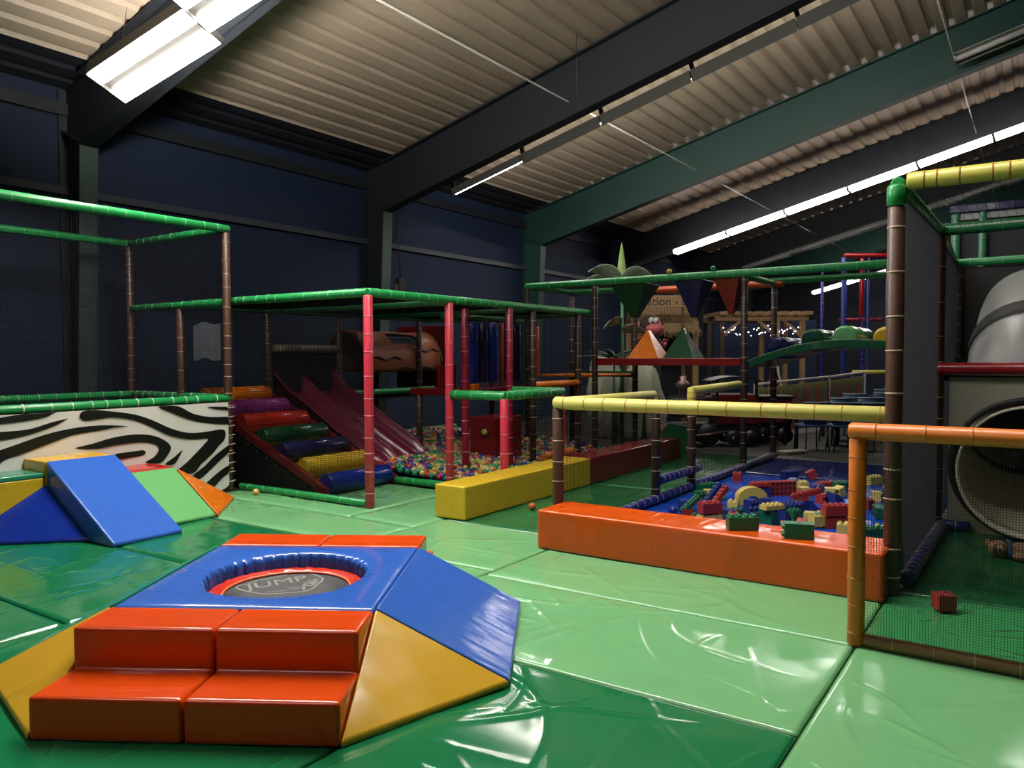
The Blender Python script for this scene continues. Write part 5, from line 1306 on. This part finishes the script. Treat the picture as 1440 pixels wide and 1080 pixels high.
# dining chairs
def make_chair():
    t = thing('dining_chair', 'chair', 'chair')
    mb = MB(); n = 8; vs = []
    for j, (z, dp, w) in enumerate(((0.46, 0.2, 0.2), (0.6, 0.24, 0.22), (0.74, 0.27, 0.24), (0.84, 0.28, 0.25))):
        for i in range(n + 1):
            a = -1 + 2 * i / n; vs.append((a * w, dp - 0.07 * a * a, z + (0.012 * (1 - a * a) if j == 3 else 0)))
    mb.add(vs, [(j * (n + 1) + i, j * (n + 1) + i + 1, (j + 1) * (n + 1) + i + 1, (j + 1) * (n + 1) + i) for j in range(3) for i in range(n)], 0, True)
    o = mb.build('backrest', 'chair', t); s_ = o.modifiers.new('thick', 'SOLIDIFY'); s_.thickness = 0.02
    mb = MB(); mb.tube([(-1 * 0.25 + 0.5 * i / n, 0.28 - 0.07 * (-1 + 2 * i / n) ** 2, 0.85) for i in range(n + 1)], 0.014, 8); mb.build('back_rim', 'chair_rim', t)
    mb = MB(); mb.box(-0.22, 0.22, -0.22, 0.22, 0.43, 0.47); mb.build('seat', 'chair', t, 0.015)
    for sx in (-1, 1):
        for sy in (-1, 1):
            mb = MB(); mb.tube([(sx * 0.18, sy * 0.18, 0.44), (sx * 0.21, sy * 0.22, 0.0)], 0.013, 8); mb.build('leg', 'iron', t)
    return t
CH = [(1142, 13.3, 0.1, 'blue dining chair nearest the painted fence, front row'), (1186, 13.2, -0.1, 'blue dining chair in the middle of the front row'), (1224, 13.1, 0.05, 'blue dining chair of the front row beside the brown post'),
      (1176, 14.6, 0.15, 'blue dining chair in the second row, left one'), (1218, 14.7, -0.05, 'blue dining chair in the second row, right one'), (1196, 16.2, 0.0, 'blue dining chair in the third row beside the fence end'),
      (1236, 16.6, 0.1, 'blue dining chair in the third row touching the brown post in the photo'), (1238, 18.3, 0.0, 'farthest blue dining chair')]
ch0 = make_chair(); first = True
for (u, d, rz, lb) in CH:
    o = ch0 if first else dup(ch0)
    first = False; o.location = spot(u, d); o.rotation_euler = (0, 0, RZ + PI + rz); o['label'] = lb; o['group'] = 'blue dining chairs'
def make_table():
    t = thing('dining_table', 'table', 'table')
    wbox('tabletop', (-0.55, 0.55, -0.35, 0.35, 0.62, 0.66), 'table', t, 0.01)
    for sx in (-1, 1):
        for sy in (-1, 1): wbox('leg', (sx * 0.48 - 0.03, sx * 0.48 + 0.03, sy * 0.28 - 0.03, sy * 0.28 + 0.03, 0, 0.62), 'table', t)
    return t
tb0 = make_table(); tb0.location = spot(1150, 13.95); tb0.rotation_euler = (0, 0, RZ); tb0['label'] = 'dark dining table between the first and second row of blue chairs, left one'; tb0['group'] = 'dining tables'
o = dup(tb0, spot(1243, 13.9), RZ, 'dark dining table behind the brown post', 'dining tables'); o = dup(tb0, spot(1200, 15.45), RZ, 'dark dining table between the second and third row of blue chairs', 'dining tables')
# pale slatted step on the floor
st = thing('slatted_step', 'pale slatted step lying on the floor behind the far end of the brick pen', 'step', spot(1116, 12.95), RZ + 0.5)
for k in range(2): wbox('slat', (-0.25, 0.25, -0.1 + k * 0.12, -0.02 + k * 0.12, 0.03, 0.06), 'white_metal', st)
for x in (-0.2, 0.2): wbox('runner', (x - 0.03, x + 0.03, -0.1, 0.1, 0.0, 0.03), 'wood', st)
# blue posted frame with yellow rails
bf = thing('climbing_structure', 'tall blue posted frame with yellow rails behind the arch bridge', 'play frame', spot(1214, 20.5), RZ)
zq = hz(365, 20.5)
for x in (-0.55, 0.1, 0.6):
    pole('post', (x, 0, 0), (x, 0, zq - 0.05), 'p_skyblue', bf, r=0.055 if x < 0 else 0.035); pole('post', (x, 1.4, 0), (x, 1.4, zq - 0.05), 'p_blue', bf)
pole('post', (0.2, 0.6, hz(450, 21)), (0.2, 0.6, zq), 'p_red', bf, r=0.06)
pole('rail', (-0.55, 0, zq), (0.8, 0, zq), 'p_red', bf, r=0.06); pole('rail', (-0.5, 0, hz(493, 20.5)), (0.8, 0, hz(493, 20.5)), 'p_lime', bf, r=0.045); pole('rail', (-0.42, -0.3, hz(528, 20.2)), (0.8, -0.3, hz(528, 20.2)), 'p_lime', bf, r=0.055)
pole('rail', (-0.35, 0.7, hz(454, 21)), (0.8, 0.7, hz(454, 21)), 'p_crimson_shadepink', bf, r=0.05); pole('post', (-0.42, -0.3, 0), (-0.42, -0.3, hz(528, 20.2)), 'p_blue', bf)
net('net', (-0.55, 1.4, 0.1), (1.3, 0, 0), (0, 0, zq - 0.2), bf, s=0.1, r=0.002)
# red step ladder
ld = thing('step_ladder', 'red step ladder with pale edge standing behind the painted fence', 'ladder', spot(1094, 18.8), RZ)
for y_ in (-0.1, 0.1):
    mb = MB(); mb.tube([(-0.1, y_, 1.55), (0.28, y_, 0.0)], 0.025, 8); mb.build('side_rail', 'white_metal', ld); mb = MB(); mb.tube([(-0.1, y_, 1.55), (-0.3, y_, 0.0)], 0.025, 8); mb.build('side_rail', 'engine_red', ld)
for k in range(5):
    z = 0.25 + k * 0.27; x = -0.1 + 0.38 * (1.55 - z) / 1.55; wbox('step', (x - 0.1, x + 0.03, -0.1, 0.1, z, z + 0.04), 'engine_red', ld)
wbox('back_board', (-0.16, -0.02, -0.09, 0.09, 0.9, 1.5), 'engine_red', ld)
# distant net tower above the tube slide
q = atx(1345, 292, 13.6)
nt_ = thing('net_tower', 'distant grey netted tower with navy top edge and jade posts above the tube slide', 'play frame', (q.x, q.y, 0))
for (x, yy) in ((0, 0), (0, -0.35), (0, -2.6)): pole('post', (x, yy, 0), (x, yy, q.z - 0.1), 'p_jade', nt_, r=0.06)
mb = MB(); mb.box(-0.05, 0.05, -2.6, 0.08, q.z - 0.1, q.z + 0.03); mb.build('top_edge', 'f_navy', nt_, 0.02)
mb = MB(); mb.box(0.02, 0.04, -2.55, 0, 2.0, q.z - 0.12); mb.build('panel', 'net_grey', nt_)
mb = MB(); mb.box(-0.02, 0.02, -2.55, 0.0, q.z - 0.2, q.z - 0.11); mb.build('valance', 'tube_grey', nt_)

# ------------------------------------------------------------------ world and view
w = bpy.data.worlds.new('world'); bpy.context.scene.world = w; w.use_nodes = True
w.node_tree.nodes['Background'].inputs[0].default_value = (0.5, 0.5, 0.55, 1); w.node_tree.nodes['Background'].inputs[1].default_value = 0.015
s = bpy.context.scene
s.view_settings.view_transform = 'Standard'; s.view_settings.look = 'None'; s.view_settings.gamma = 1.0; s.view_settings.use_curve_mapping = False
s.view_settings.exposure = 1.3
s.cycles.use_denoising = True
s.cycles.max_bounces = 6; s.cycles.diffuse_bounces = 4; s.cycles.glossy_bounces = 3; s.cycles.sample_clamp_indirect = 4.0
bpy.context.view_layer.update()
